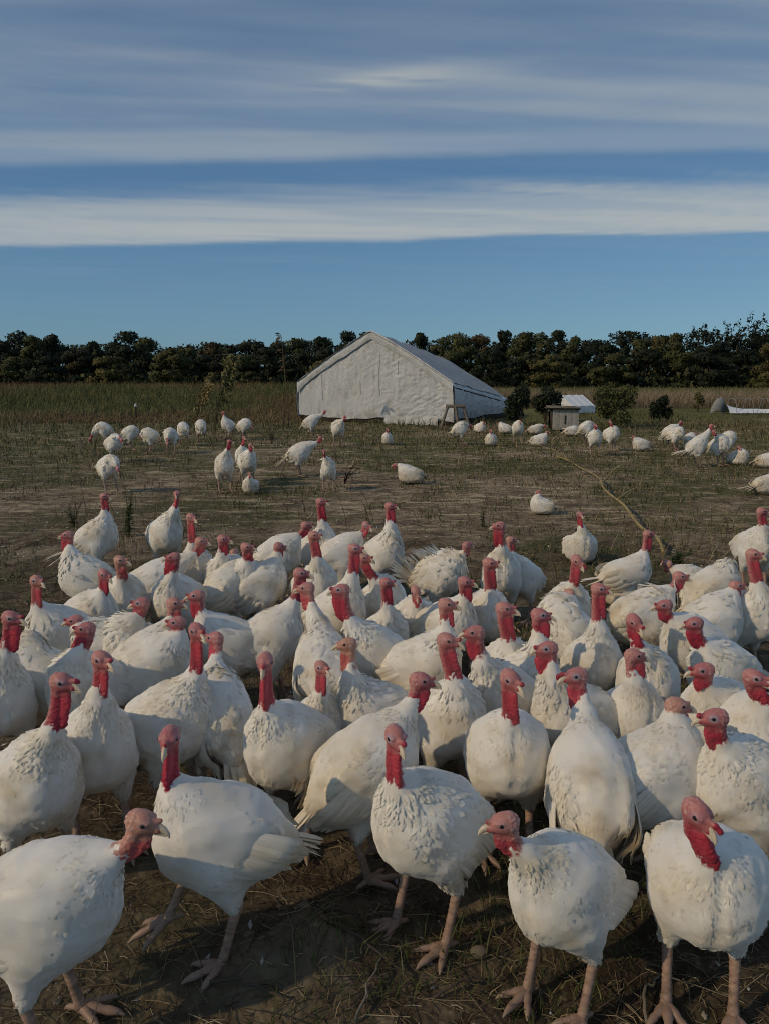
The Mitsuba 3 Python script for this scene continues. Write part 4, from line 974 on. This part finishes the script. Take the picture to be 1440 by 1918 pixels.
    # plumage -------------------------------------------------------------------
    cen = bv[bf].mean(1); cr = np.cross(bv[bf[:, 1]] - bv[bf[:, 0]], bv[bf[:, 2]] - bv[bf[:, 0]]); area = np.linalg.norm(cr, axis=1); fn = cr / np.maximum(area[:, None], 1e-12)
    ok = np.ones(len(cen), bool)
    arcn = arc[np.argmin(((cen[:, None] - N[None]) ** 2).sum(-1), 1)]
    ok &= ~((np.linalg.norm(cen - N[-1], axis=1) < bare * (.86 + .2 * meshkit.noise(cen * 60))))
    # toward the bare neck a ruff, over the shanks nothing
    pk = rng.choice(len(cen), size=min(len(cen) * 3, int(area[ok].sum() / 2 / Q['feather'] ** 2 * 14)), p=area * ok / (area * ok).sum())
    sp_ = cen[pk] + rng.normal(size=(len(pk), 3)) * Q['body'] * .35
    qd = (sp_ - bc) @ B
    dn2 = ((sp_[:, None] - N[None]) ** 2).sum(-1); ni = np.argmin(dn2, 1)
    neckness = np.clip((bare + .13 - arc[ni]) / .05, 0, 1) * np.clip((.085 - np.sqrt(dn2[np.arange(len(ni)), ni])) / .02, 0, 1)
    grain = Q['feather'] * np.where(neckness > .5, .62, 1.0)
    vox = np.floor(sp_ / grain[:, None]).astype(int); _, first = np.unique(vox, axis=0, return_index=True)
    P, Nn = sp_[first], fn[pk][first]; qd, neckness = qd[first], neckness[first]
    d_ = N[np.argmin(((P[:, None] - N[None]) ** 2).sum(-1), 1)]
    ndir = unit(np.gradient(N, axis=0)); nflow = -ndir[np.argmin(((P[:, None] - N[None]) ** 2).sum(-1), 1)]
    fr = np.clip((qd[:, 0] - .02) / .12, 0, 1)[:, None]
    bflow = (np.array([-1.0, 0, -.18]) * (1 - fr) + np.array([-.45, 0, -1.0]) * fr) @ B.T
    thigh = np.clip((.27 - P[:, 2]) / .06, 0, 1)[:, None] * (0 if sit else 1)
    bflow = bflow * (1 - thigh) + np.array([-.2, 0, -1.0]) * thigh
    flow = unit(nflow * neckness[:, None] + bflow * (1 - neckness[:, None])) + rng.normal(size=P.shape) * (.14 * ruffle)
    Ls = Q['feather'] * 2.6 * (1 - .30 * neckness - .15 * thigh[:, 0]) * rng.uniform(.85, 1.2, len(P))
    Ws = Ls * .60 * (1 - .25 * neckness - .2 * thigh[:, 0])
    clump = np.clip((meshkit.noise(P * 9 + seed % 17) - .45) * 3.0, 0, 1)
    lf = (.0014 + .0030 * clump + (.0027 if lod == 0 else .0046) * neckness + .005 * thigh[:, 0]) * rng.gamma(3, 1 / 3., len(P)).clip(.3, 1.25 if lod == 0 else 1.7) * ruffle
    fv, ff, fnm, fS = feather_cards(P, Nn, flow, Ls, Ws, lf, body_sdf, rng, rows=3)
    lump = meshkit.fbm(fv * 17 + seed % 50, 3) - .5; lump2 = meshkit.noise(fv * 42 + seed % 31) - .5
    fv = fv + fnm * (lump * .013 + lump2 * .0045 * ruffle)[:, None]
    # the lumps also turn the normals
    e = .004; gl = np.stack([(meshkit.fbm((fv + np.eye(3)[k] * e) * 17 + seed % 50, 2) - meshkit.fbm((fv - np.eye(3)[k] * e) * 17 + seed % 50, 2)) / (2 * e) for k in range(3)], -1)
    fnm = unit(fnm - .011 * (gl - fnm * (gl * fnm).sum(-1, keepdims=True)))
    per = 9; tone = np.repeat(rng.normal(1, .045 if lod == 0 else .07, len(P)), per)[:, None]
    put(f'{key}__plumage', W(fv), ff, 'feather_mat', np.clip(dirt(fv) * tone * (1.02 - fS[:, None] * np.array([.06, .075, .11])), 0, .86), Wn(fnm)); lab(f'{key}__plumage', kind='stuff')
    # wings and tail ------------------------------------------------------------
    nw = (11, 8, 5, 3)[lod]; rows = (10, 8, 6, 5)[lod]
    for sd, wn in ((1, 'wing'), (-1, 'wing_001')):
        P_ = []
        u = np.arange(nw) / max(nw - 1, 1)
        st = np.array([tb([.02 - .08 * a, sd * (.130 - .02 * a) * fat, .02 - .065 * (1 - a) + .04 * a]) for a in u])
        dr = np.array([B @ np.array([-1, -sd * .30, -.10 - wing_droop * .9 + (.16 - wing_droop * .5) * (1 - a)]) for a in u])
        Ln = (.215 + .065 * (1 - u) + .03 * np.sin(u * 2.6) + .012 * rng.normal(size=nw)) * (1.0 if not sit else .9)
        for v, q4, sh, S in long_feathers(st, dr, np.repeat([tb([0, sd * 1.0, .25]) - bc], nw, 0), Ln, .042 * (9 / nw) ** .5, body_sdf, .015 + .003 * u + .0016 * np.arange(nw), droop=.2 + wing_droop, rows=rows, cup=.32):
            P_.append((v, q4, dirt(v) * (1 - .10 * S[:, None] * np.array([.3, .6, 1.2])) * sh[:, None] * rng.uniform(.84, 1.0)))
        if lod <= 1:
            for k, (v, q4, col) in enumerate(P_):
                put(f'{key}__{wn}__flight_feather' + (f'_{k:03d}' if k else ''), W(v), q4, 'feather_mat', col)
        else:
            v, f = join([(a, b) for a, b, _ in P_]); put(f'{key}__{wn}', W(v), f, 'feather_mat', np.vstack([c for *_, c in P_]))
    if spikes:
        P_, st, dr, ups = [], [], [], []
        for k in range(44):
            a = rng.uniform(-1, 1) * .55; x = rng.uniform(-.17, .06)
            st.append(tb([x, .115 * math.sin(a), .125 * math.cos(a)])); dr.append(B @ unit(np.array([-.55, .75 * math.sin(a), 1.0]) + rng.normal(0, .08, 3))); ups.append(B @ np.array([-1.0, 0, -.4]))
        for v, q4, sh, S in long_feathers(st, dr, ups, rng.uniform(.075, .12, 44), .020, None, .0, droop=.1, rows=5, cup=.1): P_.append((v, q4, dirt(v)))
        v, f = join([(a, b) for a, b, _ in P_]); put(f'{key}__back_crest', v @ R.T * s + base, f, 'feather_mat', np.vstack([c for *_, c in P_])); lab(f'{key}__back_crest', 'raised spiky back feathers', kind='stuff')
    nt = (11, 9, 7, 5)[lod] if fan < .3 else (17, 15, 13, 9)[lod]
    tl = tail if tail is not None else .155
    tu = tail_up if tail_up is not None else -18
    P_, st, dr, ups = [], [], [], []
    for k in range(nt):
        u = (k / (nt - 1) - .5) * 2
        a = math.radians(u * (8 + 76 * fan) + rng.normal() * 2.5)
        el = math.radians(tu + rng.normal() * 2.5 + (8 * (1 - abs(u)) if fan < .3 else 0))
        if fan < .3:
            dd_ = np.array([-math.cos(a) * math.cos(el), math.sin(a), math.cos(a) * math.sin(el)]); upv = np.array([0, -.3 * u, 1.0])
        else:
            b0 = np.array([-math.cos(el), 0, math.sin(el)]); dd_ = b0 * math.cos(a) + np.array([0, 1.0, 0]) * math.sin(a); upv = np.array([math.sin(el), 0, math.cos(el)])
        st.append(tb([-.195, .028 * u, .008 - .012 * abs(u)])); dr.append(B @ dd_); ups.append(B @ upv)
    for v, q4, sh, S in long_feathers(st, dr, ups, tl * rng.uniform(.9, 1.06, nt), .036, None, .0, droop=.25 + droop, rows=rows, cup=.1):
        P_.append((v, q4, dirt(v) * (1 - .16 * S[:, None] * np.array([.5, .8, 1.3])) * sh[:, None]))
    if lod <= 1:
        for k, (v, q4, col) in enumerate(P_):
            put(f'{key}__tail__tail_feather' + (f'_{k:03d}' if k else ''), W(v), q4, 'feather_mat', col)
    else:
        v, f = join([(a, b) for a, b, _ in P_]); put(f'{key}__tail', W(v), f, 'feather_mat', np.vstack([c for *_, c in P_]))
    lab(key, label, 'turkey', group)
    off = np.linalg.norm(Hw - exp) / s
    if off > .2: print(key, label[:40], 'head far from where it should be: %.2f' % off, np.round(Hd, 2))
    return key
# ------------------------------------------------------------------ every turkey: head pixel, body pixel, body heading, head heading (0 right, 180 left, -90 to the camera)
G1, G2 = 'turkeys crowded together in the flock', 'turkeys scattered over the field behind'
NEAR = [
 (265, 1540, 92, 1690, -4, -8, 'turkey with a pale pinkish neck cut by the left edge, nearest bird facing right', dict(pale=.75, bare=.12, hpitch=-10, snood=.005, wattle=.8, stain=.25, blue=.15, size=1.02)),
 (318, 1382, 402, 1560, -162, -92, 'turkey stepping left with one foot raised, face turned straight to the camera', dict(feet=[(.14, -.06, .085, 0), (.0, .075, 0, 10)], bare=.15, hpitch=-14, snood=.012, stain=.35, tail=.14, tail_up=-16, ruffle=.8)),
 (740, 1380, 800, 1535, -140, -68, 'fluffed turkey standing alone at front centre with deep red neck and both feet visible', dict(blue=.75, ruffle=1.35, bare=.155, hpitch=-14, snood=.03, wing_droop=.42, fat=1.05, feet=[(.05, -.085, 0, -12), (.0, .085, 0, 0)])),
 (945, 1542, 1054, 1660, -136, 184, 'turkey with short red neck and pale beak pointing left, front row right of centre', dict(bare=.10, hpitch=-8, snood=.012, pale=.2, blue=.2, stain=.6, size=.93)),
 (1305, 1522, 1326, 1648, -104, -62, 'turkey facing the camera at lower right with head bowed and a long red neck', dict(bare=.16, hpitch=-26, snood=.045, stain=.3, blue=.45, fat=1.16)),
 (1080, 1266, 1104, 1470, 82, 190, 'turkey standing with its back to the camera and soiled rump feathers, head turned left', dict(bare=.11, snood=.055, snood_side=-1, blue=.8, stain=.8, wing_droop=.3, pitch=24, tail=.14, tail_up=-38)),
 (787, 1275, 690, 1435, 22, -4, 'turkey with long drooping wing and legs showing behind the centre front bird, facing right', dict(bare=.105, wattle=1.1, blue=.3, stain=.55, tail=.20, tail_up=-24, snood=.008, feet=[(-.03, -.08, 0, 0), (.05, .08, 0, 10)])),
 (115, 1278, 68, 1462, -48, -16, 'broad turkey at far left with red neck and white beak tip facing right, second row', dict(bare=.16, snood=.035, blue=.5, ruffle=1.3)),
 (190, 1236, 180, 1400, -64, -38, 'slim necked turkey between the broad far left bird and the flock, mouth bright pink', dict(bare=.125, pale=.25, blue=.3)),
 (369, 1182, 318, 1352, -14, -52, 'turkey with a long thick red neck and ragged breast, behind the stepping bird', dict(bare=.17, blue=.4, ruffle=1.9, stain=.55, fat=1.1)),
 (404, 1196, 412, 1318, 118, 150, 'turkey mostly hidden behind the ragged breasted bird, showing its drooping white rump', dict(bare=.10, stain=.6, wing_droop=.35, ruffle=1.6)),
 (333, 1166, 292, 1236, 14, 182, 'turkey peeking left just above the long thick necked bird, half hidden by its head', dict(bare=.10, blue=.6, snood=.02)),
 (497, 1240, 538, 1392, -118, -92, 'tall turkey staring at the camera with a straight long red neck, left of centre', dict(bare=.175, hpitch=-14, blue=.25, stain=.3, fat=1.05)),
 (602, 1250, 602, 1335, -84, -50, 'small turkey tucked low between larger birds at centre with a thin dark red neck', dict(bare=.13, size=.84, blue=.5, pale=.2)),
 (652, 1207, 700, 1318, -150, 180, 'turkey with a tan orange neck and ruffled collar facing left at centre', dict(pale=1.0, bare=.12, snood=.0, blue=.1, stain=.6, ruffle=1.4, size=.93)),
 (955, 1272, 950, 1410, -90, -58, 'round turkey facing the camera with yellow beak tip, right of the centre front bird', dict(bare=.165, hpitch=-16, snood=.03, fat=1.1, stain=.45)),
 (1266, 1322, 1228, 1448, 18, 2, 'turkey with pale warty nape facing right, behind the bowed front bird', dict(pale=.55, bare=.09, snood=.0, blue=.15, stain=.55)),
 (1340, 1345, 1395, 1470, -158, 176, 'large turkey at the right edge facing left with blue cheeks and dirty ruffled shoulder', dict(blue=.95, bare=.145, snood=.03, stain=.75, ruffle=1.7)),
 (1318, 1256, 1352, 1345, -155, 178, 'turkey facing left with curved red neck, directly above the blue cheeked bird', dict(bare=.145, blue=.4, snood=.02)),
 (1412, 1270, 1400, 1372, -70, -40, 'turkey with a pale pointed beak at the right edge, neck long and red', dict(bare=.15, blue=.6, snood=.035)),
 (1186, 1228, 1180, 1345, -76, 0, 'turkey in right facing profile with a hanging pink wattle beside the bird showing its back', dict(bare=.105, wattle=1.45, pale=.2, snood=.0, blue=.25, size=.9, fat=.88)),
 (1026, 1215, 1074, 1325, -150, 182, 'turkey with swollen bright red throat and bluish face, above the bird showing its back', dict(bare=.085, wattle=1.6, blue=.95, snood=.03, ruffle=1.3)),
 (1010, 1152, 972, 1268, -20, -10, 'turkey calling with its beak open and a dark ridged collar, right of centre', dict(bare=.10, wattle=1.35, blue=.9, open_beak=1.0, ruffle=1.6, snood=.012)),
 (890, 1185, 945, 1292, -138, 176, 'turkey facing left with thick red throat above two right facing birds', dict(bare=.11, wattle=1.25, snood=.01, blue=.4)),
 (836, 1200, 838, 1326, -52, -20, 'turkey with an s curved dark red neck facing right, just right of centre', dict(bare=.165, pale=.2, blue=.35)),
 (835, 1132, 795, 1232, -20, -8, 'turkey facing right with thin bare neck, directly above the s curved neck bird', dict(bare=.11, pale=.3, blue=.2)),
 (944, 1140, 948, 1240, -80, -14, 'turkey with upright narrow red neck between the calling bird and the thick throated bird', dict(bare=.16, blue=.2)),
 (575, 1102, 604, 1238, 92, 170, 'turkey turned away at centre showing a broad rounded back, head aside', dict(bare=.11, wattle=1.1, pale=.3, blue=.3, stain=.6, pitch=20, tail=.12, tail_up=-40)),
 (563, 1074, 505, 1182, 8, -8, 'turkey facing right with a smooth white back, left of the one showing its round back', dict(bare=.15, blue=.6, snood=.01, stain=.25)),
 (640, 1105, 702, 1212, -152, 180, 'big turkey with dark blood red head and wide wrinkled throat facing left at centre', dict(bare=.15, wattle=1.55, blue=.8, snood=.03, fat=1.08)),
 (664, 1028, 632, 1135, -40, -16, 'turkey with open dark beak rising behind the dark blood red headed bird', dict(bare=.15, open_beak=.8, blue=.6)),
 (682, 1045, 716, 1118, -58, -26, 'turkey overlapped by the open beaked one, neck bending down to the right', dict(bare=.14, blue=.3)),
 (588, 1003, 592, 1088, -58, -18, 'turkey with bright upright neck just left of centre in the upper flock, beak pale', dict(bare=.15, blue=.2, pale=.15)),
 (573, 984, 522, 1030, 8, -4, 'turkey in dark shaded nape view in front of the highest necked bird', dict(bare=.13, blue=.5)),
 (523, 1024, 488, 1082, 22, 30, 'turkey with layered creamy wing feathers and its dark head barely showing over its back', dict(bare=.06, stain=.7, wing_droop=.25, hpitch=-20)),
 (601, 940, 598, 1018, -48, -16, 'tallest turkey at the back of the flock near centre, long neck turned right', dict(bare=.16, blue=.2)),
 (686, 984, 640, 1028, 10, -42, 'turkey with lowered purple face beside a taller bird at the back of the flock', dict(bare=.14, blue=.95, stain=.5, hpitch=-20)),
 (730, 948, 715, 1030, -30, -10, 'turkey with raised head facing right next to the purple faced one', dict(bare=.13, blue=.3, wattle=1.15)),
 (874, 1022, 826, 1062, -24, 40, 'displaying turkey with spiky raised back feathers and a lifted ragged tail', dict(bare=.075, fan=.75, tail_up=66, tail=.25, ruffle=2.6, stain=.75, fat=1.2, spikes=True)),
 (935, 985, 938, 1062, -98, 178, 'turkey with broad red throat facing left at the back, right of the displaying bird', dict(bare=.15, wattle=1.3, snood=.01)),
 (956, 1011, 978, 1068, -140, 0, 'small turkey head peeping out behind the broad throated one', dict(bare=.11, pale=.5, size=.85)),
 (916, 1055, 906, 1140, -72, -14, 'turkey with tall straight neck below the broad throated bird, facing right', dict(bare=.165, blue=.2, pale=.1)),
 (870, 1090, 836, 1160, -25, -12, 'turkey with drooping dewlap facing right in front of the displaying bird', dict(bare=.16, blue=.3, wattle=1.2)),
 (723, 1091, 722, 1176, -70, -8, 'turkey whose slender dark red neck stands in a gap at centre of the flock', dict(bare=.15, size=.9, blue=.4)),
 (778, 1108, 772, 1150, -70, -72, 'turkey with long snood over its beak looking down toward the camera', dict(bare=.12, snood=.075, hpitch=-45, pale=.35, size=.92)),
 (1080, 1050, 1062, 1128, -86, -56, 'turkey with bowed long snooded head in the upper right of the flock', dict(bare=.155, snood=.06, hpitch=-32, pale=.1)),
 (1066, 1112, 1052, 1160, 120, 100, 'turkey seen from behind with a rough pink nape, below the long snooded one', dict(bare=.10, pale=.6, ruffle=1.5)),
 (1121, 1103, 1110, 1228, -84, -22, 'broad breasted turkey facing the camera side on with dark red neck, right of centre', dict(bare=.17, blue=.5, fat=1.0, size=.94, snood=.012)),
 (1187, 1164, 1212, 1262, -100, -64, 'turkey with lowered beak behind the pink wattled profile bird', dict(bare=.125, hpitch=-30, snood=.03)),
 (1245, 1134, 1296, 1190, -160, 180, 'turkey facing left with wrinkled scarlet throat, behind the right hand group', dict(bare=.13, wattle=1.2, blue=.5)),
 (1301, 1168, 1350, 1240, -152, 182, 'turkey with a long smooth red throat facing left, above the curved neck bird', dict(bare=.145, wattle=1.25, blue=.5, snood=.012)),
 (1272, 1080, 1205, 1138, 12, -12, 'turkey with splayed wispy tail to its left and upright neck, upper right', dict(bare=.15, stain=.7, ruffle=2.2, tail=.24, tail_up=5, fan=.2)),
 (1378, 1097, 1332, 1152, 16, -2, 'turkey with greyish red head seen from behind near the right edge, wide white back', dict(bare=.12, blue=.6, snood=.02, fat=1.12, ruffle=1.4)),
 (1410, 1038, 1398, 1140, -60, -30, 'turkey standing tall at the right edge with a very long red neck', dict(bare=.17, blue=.2, pale=.1)),
 (1362, 1058, 1336, 1092, 20, 60, 'turkey with pale pink head turned away at right, behind the greyish headed bird', dict(bare=.10, pale=.8, blue=0)),
 (1250, 1056, 1300, 1078, 176, 120, 'turkey lying in the grass at upper right with pink nape showing', dict(bare=.10, pale=.5, sit=True)),
 (1213, 1000, 1176, 1062, 8, -8, 'turkey resting on grass below the end of the yellow branch, slim pink neck raised', dict(bare=.14, pale=.1, sit=True, zc=.26, tail=.18, tail_up=-4)),
 (1085, 964, 1087, 1012, -88, -76, 'turkey sitting behind a leafy stem, purple face toward the camera', dict(bare=.12, blue=.9, sit=True, fat=1.12)),
 (1426, 958, 1416, 1012, -80, -10, 'turkey standing at the right edge above the flock, clear of the others', dict(bare=.12, blue=.2)),
 (195, 930, 182, 998, 6, -10, 'turkey with raised pink head and ragged tail at the upper left of the flock', dict(bare=.125, blue=.4, tail=.3, tail_up=-2, stain=.55, pitch=22)),
 (128, 1002, 162, 1070, -170, 184, 'turkey with bulging red throat facing left, puffed back feathers, left side', dict(bare=.10, wattle=1.45, blue=.5, ruffle=1.8, fat=1.1)),
 (195, 1076, 168, 1142, -22, -30, 'turkey with dark drooping head in front of a lighter headed bird at left', dict(bare=.13, hpitch=-22, blue=.5)),
 (225, 1050, 232, 1112, -60, -10, 'turkey with a light pink face just behind the dark drooping head', dict(bare=.12, pale=.55)),
 (68, 1088, 112, 1172, -132, -32, 'turkey with a whitish lilac head and long double wattle near the left edge', dict(bare=.15, pale=.4, blue=.9)),
 (266, 1130, 250, 1200, -150, 182, 'turkey facing left with lilac cheek and ruffled collar, left of the long thick necked bird', dict(bare=.105, blue=.95, ruffle=1.6)),
 (162, 1178, 160, 1266, -120, 184, 'turkey with a big ruddy head facing left, in front of a second look alike head', dict(bare=.11, wattle=1.3, blue=.2)),
 (142, 1163, 206, 1200, -170, 184, 'turkey almost hidden behind the big ruddy head, only beak and crown showing', dict(bare=.10, blue=.3)),
 (20, 1158, 2, 1290, -62, -12, 'turkey with crimson dewlap cut by the left edge, neck thick', dict(bare=.14, wattle=1.35, blue=.7)),
 (58, 1205, 72, 1252, 168, 150, 'turkey showing only its folded wing behind the crimson dewlap bird', dict(bare=.05, hpitch=-40, stain=.55)),
 (326, 1044, 334, 1108, -110, 182, 'turkey with deep scarlet bearded throat facing left, upper left of the flock', dict(bare=.11, wattle=1.6, blue=.15)),
 (326, 1130, 278, 1222, 24, -4, 'turkey with narrow pink head facing right, squeezed between two left facing heads', dict(bare=.10, pale=.5)),
 (370, 1116, 424, 1190, -160, 182, 'turkey with ruddy cheek facing left and a broad white shoulder, left of centre', dict(bare=.125, wattle=1.2, blue=.8, snood=.02, fat=1.08)),
 (358, 970, 368, 1060, -78, -42, 'turkey with the longest straight neck at the upper left of the flock', dict(bare=.18, pale=.1)),
 (331, 926, 310, 990, -52, -78, 'turkey standing behind the flock at left, slim neck at the right of its round body', dict(bare=.115, fat=1.05, pale=.2)),
 (418, 1010, 420, 1072, -80, -12, 'turkey with shaggy white lower neck looking right, left of centre at the back', dict(bare=.10, ruffle=1.7)),
 (462, 1025, 452, 1080, -40, -6, 'turkey with open pale beak beside a brown nape, left of the layered wing bird', dict(bare=.10, pale=.3, open_beak=.6)),
 (439, 1036, 432, 1084, 60, 70, 'turkey turned away with rough brown nape, beside the open beaked neighbour', dict(bare=.11, pale=.7)),
 (376, 1014, 288, 1084, 14, -4, 'turkey with its tail pointing left and pink face hidden behind the longest straight neck', dict(bare=.10, pale=.4)),
]
FAR = [
 (430, 827, 420, 870, -72, -12, 'turkey standing at left in the field facing the camera, first of a close trio', dict(bare=.12)),
 (457, 820, 458, 856, -110, -60, 'turkey with the reddest upright neck in the left field trio', dict(bare=.13)),
 (470, 834, 464, 862, -60, -30, 'turkey bending its head in the left field trio', dict(bare=.10, hpitch=-20)),
 (468, 888, 469, 908, -100, -70, 'small turkey sitting on bare soil before the left field trio', dict(bare=.06, sit=True, size=.78)),
 (221, 879, 204, 872, -38, -60, 'turkey hanging its head down on the bare left field, alone', dict(bare=.08, low=True, hpitch=-50)),
 (600, 820, 560, 848, 8, -20, 'turkey with a long sloping tail behind the dark red weed, facing right', dict(bare=.09, tail=.28, tail_up=-16)),
 (607, 846, 615, 876, -84, -90, 'thin turkey standing upright by the dark red weed facing the camera', dict(bare=.10, size=.86, fat=.85)),
 (740, 871, 766, 886, 178, 170, 'turkey lying on the ground at the middle of the field facing left', dict(bare=.08, sit=True)),
 (168, 823, 195, 803, -172, 190, 'turkey pecking at the ground, leftmost of the far row', dict(low=True, hpitch=-50)),
 (228, 824, 214, 828, -30, -30, 'turkey with dropped pink head below the far left row', dict(low=True, hpitch=-50)),
 (262, 812, 244, 810, 10, -10, 'turkey in the far left row behind the one with the dropped head', dict(low=True)),
 (264, 816, 281, 815, -168, 190, 'turkey walking left with stooped neck in the far left row', dict(low=True, hpitch=-40)),
 (314, 832, 320, 815, -95, -95, 'turkey feeding head down at the middle of the far left row', dict(low=True, hpitch=-60)),
 (338, 822, 343, 803, 100, 100, 'turkey turned away and feeding in the far left row', dict(low=True, hpitch=-60)),
 (372, 815, 376, 798, 96, 95, 'narrow turkey seen from behind at the right of the far left row', dict(low=True, hpitch=-60)),
 (419, 772, 427, 795, -150, 178, 'turkey with dark red head raised behind the tall dry weeds', dict(bare=.10)),
 (472, 800, 458, 795, -10, -20, 'turkey with head lowered behind the tall dry weeds', dict(low=True, hpitch=-30)),
 (608, 770, 582, 790, 8, -20, 'turkey standing in profile in front of the tent left corner', dict(bare=.09, size=1.05)),
 (646, 780, 633, 800, -70, -40, 'turkey with shaggy plumage before the tent front, neck bent', dict(bare=.09, ruffle=2, size=1.1)),
 (725, 804, 725, 820, -90, -60, 'turkey sitting in grass in front of the tent, below its middle', dict(sit=True, bare=.10)),
 (880, 797, 861, 802, 10, -20, 'puffed turkey by the sawhorse at the tent corner', dict(low=True, bare=.08, ruffle=2.2, fat=1.15, tail_up=20)),
 (918, 806, 919, 822, -95, -70, 'turkey sitting in grass right of the sawhorse', dict(sit=True, bare=.09)),
 (905, 792, 899, 800, -60, -30, 'turkey half hidden in grass beside the tent side wall', dict(sit=True)),
 (934, 793, 944, 801, 170, 176, 'turkey low in the grass at the far corner of the tent', dict(sit=True)),
 (974, 790, 969, 800, -88, -80, 'turkey standing face on between the dark bush and the wooden box', dict(bare=.07)),
 (1020, 797, 1003, 803, 4, -10, 'turkey resting left of the wooden box', dict(sit=True)),
 (1024, 809, 1010, 823, -6, -10, 'turkey sitting in front of the wooden box in grass', dict(sit=True)),
 (1086, 806, 1071, 806, 6, -20, 'turkey crouching at the right foot of the wooden box', dict(sit=True, low=True)),
 (1116, 798, 1098, 800, 10, -30, 'turkey with its rump raised behind the standing pair at right', dict(low=True, hpitch=-30)),
 (1114, 796, 1114, 818, -88, -70, 'left turkey of the standing pair in the right field', dict(bare=.09)),
 (1142, 790, 1146, 811, -60, -84, 'right turkey of the standing pair, head high and red, in the right field', dict(bare=.13)),
 (1187, 818, 1199, 831, -170, 178, 'turkey sitting in short grass right of the standing pair', dict(sit=True)),
 (1275, 790, 1256, 808, 6, -4, 'turkey standing in profile facing right below the small conifer', dict(bare=.10)),
 (1274, 812, 1266, 812, -40, -60, 'turkey with pink head lowered against the profile bird below the small conifer', dict(low=True, pale=.5)),
 (1332, 797, 1305, 834, 8, -30, 'turkey with spread wing feathers and tail to the left in the right field group', dict(bare=.09, tail=.3, fan=.2, tail_up=8, wing_droop=.4)),
 (1336, 808, 1348, 832, -60, -70, 'turkey behind the spread winged one in the right field group', dict(bare=.10, tail=.25)),
 (1372, 824, 1362, 822, 0, -30, 'turkey with head bent right in the right field group', dict(low=True)),
 (1383, 838, 1384, 855, -60, -80, 'turkey sitting at the front right of the right field group', dict(sit=True)),
 (1301, 814, 1292, 822, 60, -40, 'turkey whose head alone shows left of the spread winged one', dict(sit=True, zc=.25)),
 (1455, 850, 1440, 860, -20, -20, 'turkey cut by the right edge in the short grass', dict(sit=True)),
 (1478, 905, 1437, 905, 12, -10, 'turkey at the right edge of which the spread tail end shows', dict(sit=True, tail=.24, fan=.2, tail_up=-8)),
 (1009, 921, 1012, 945, 170, 175, 'turkey dozing alone on bare soil left of the yellow branch', dict(sit=True, bare=.08, pale=.4, size=.76)),
]
import time as _t
_t0 = _t.perf_counter()
for rows_, grp in ((NEAR, G1), (FAR, G2)):
    for hx, hy, bx, by, yaw, hyaw, text, o in rows_:
        turkey(hx, hy, bx, by, yaw, hyaw, text, group=grp, **o)
print('turkeys', round(_t.perf_counter() - _t0, 1), 's', sum(len(meshkit.WRITTEN[d['filename']][1]) for d in scene.values() if d.get('type') == 'ply'))
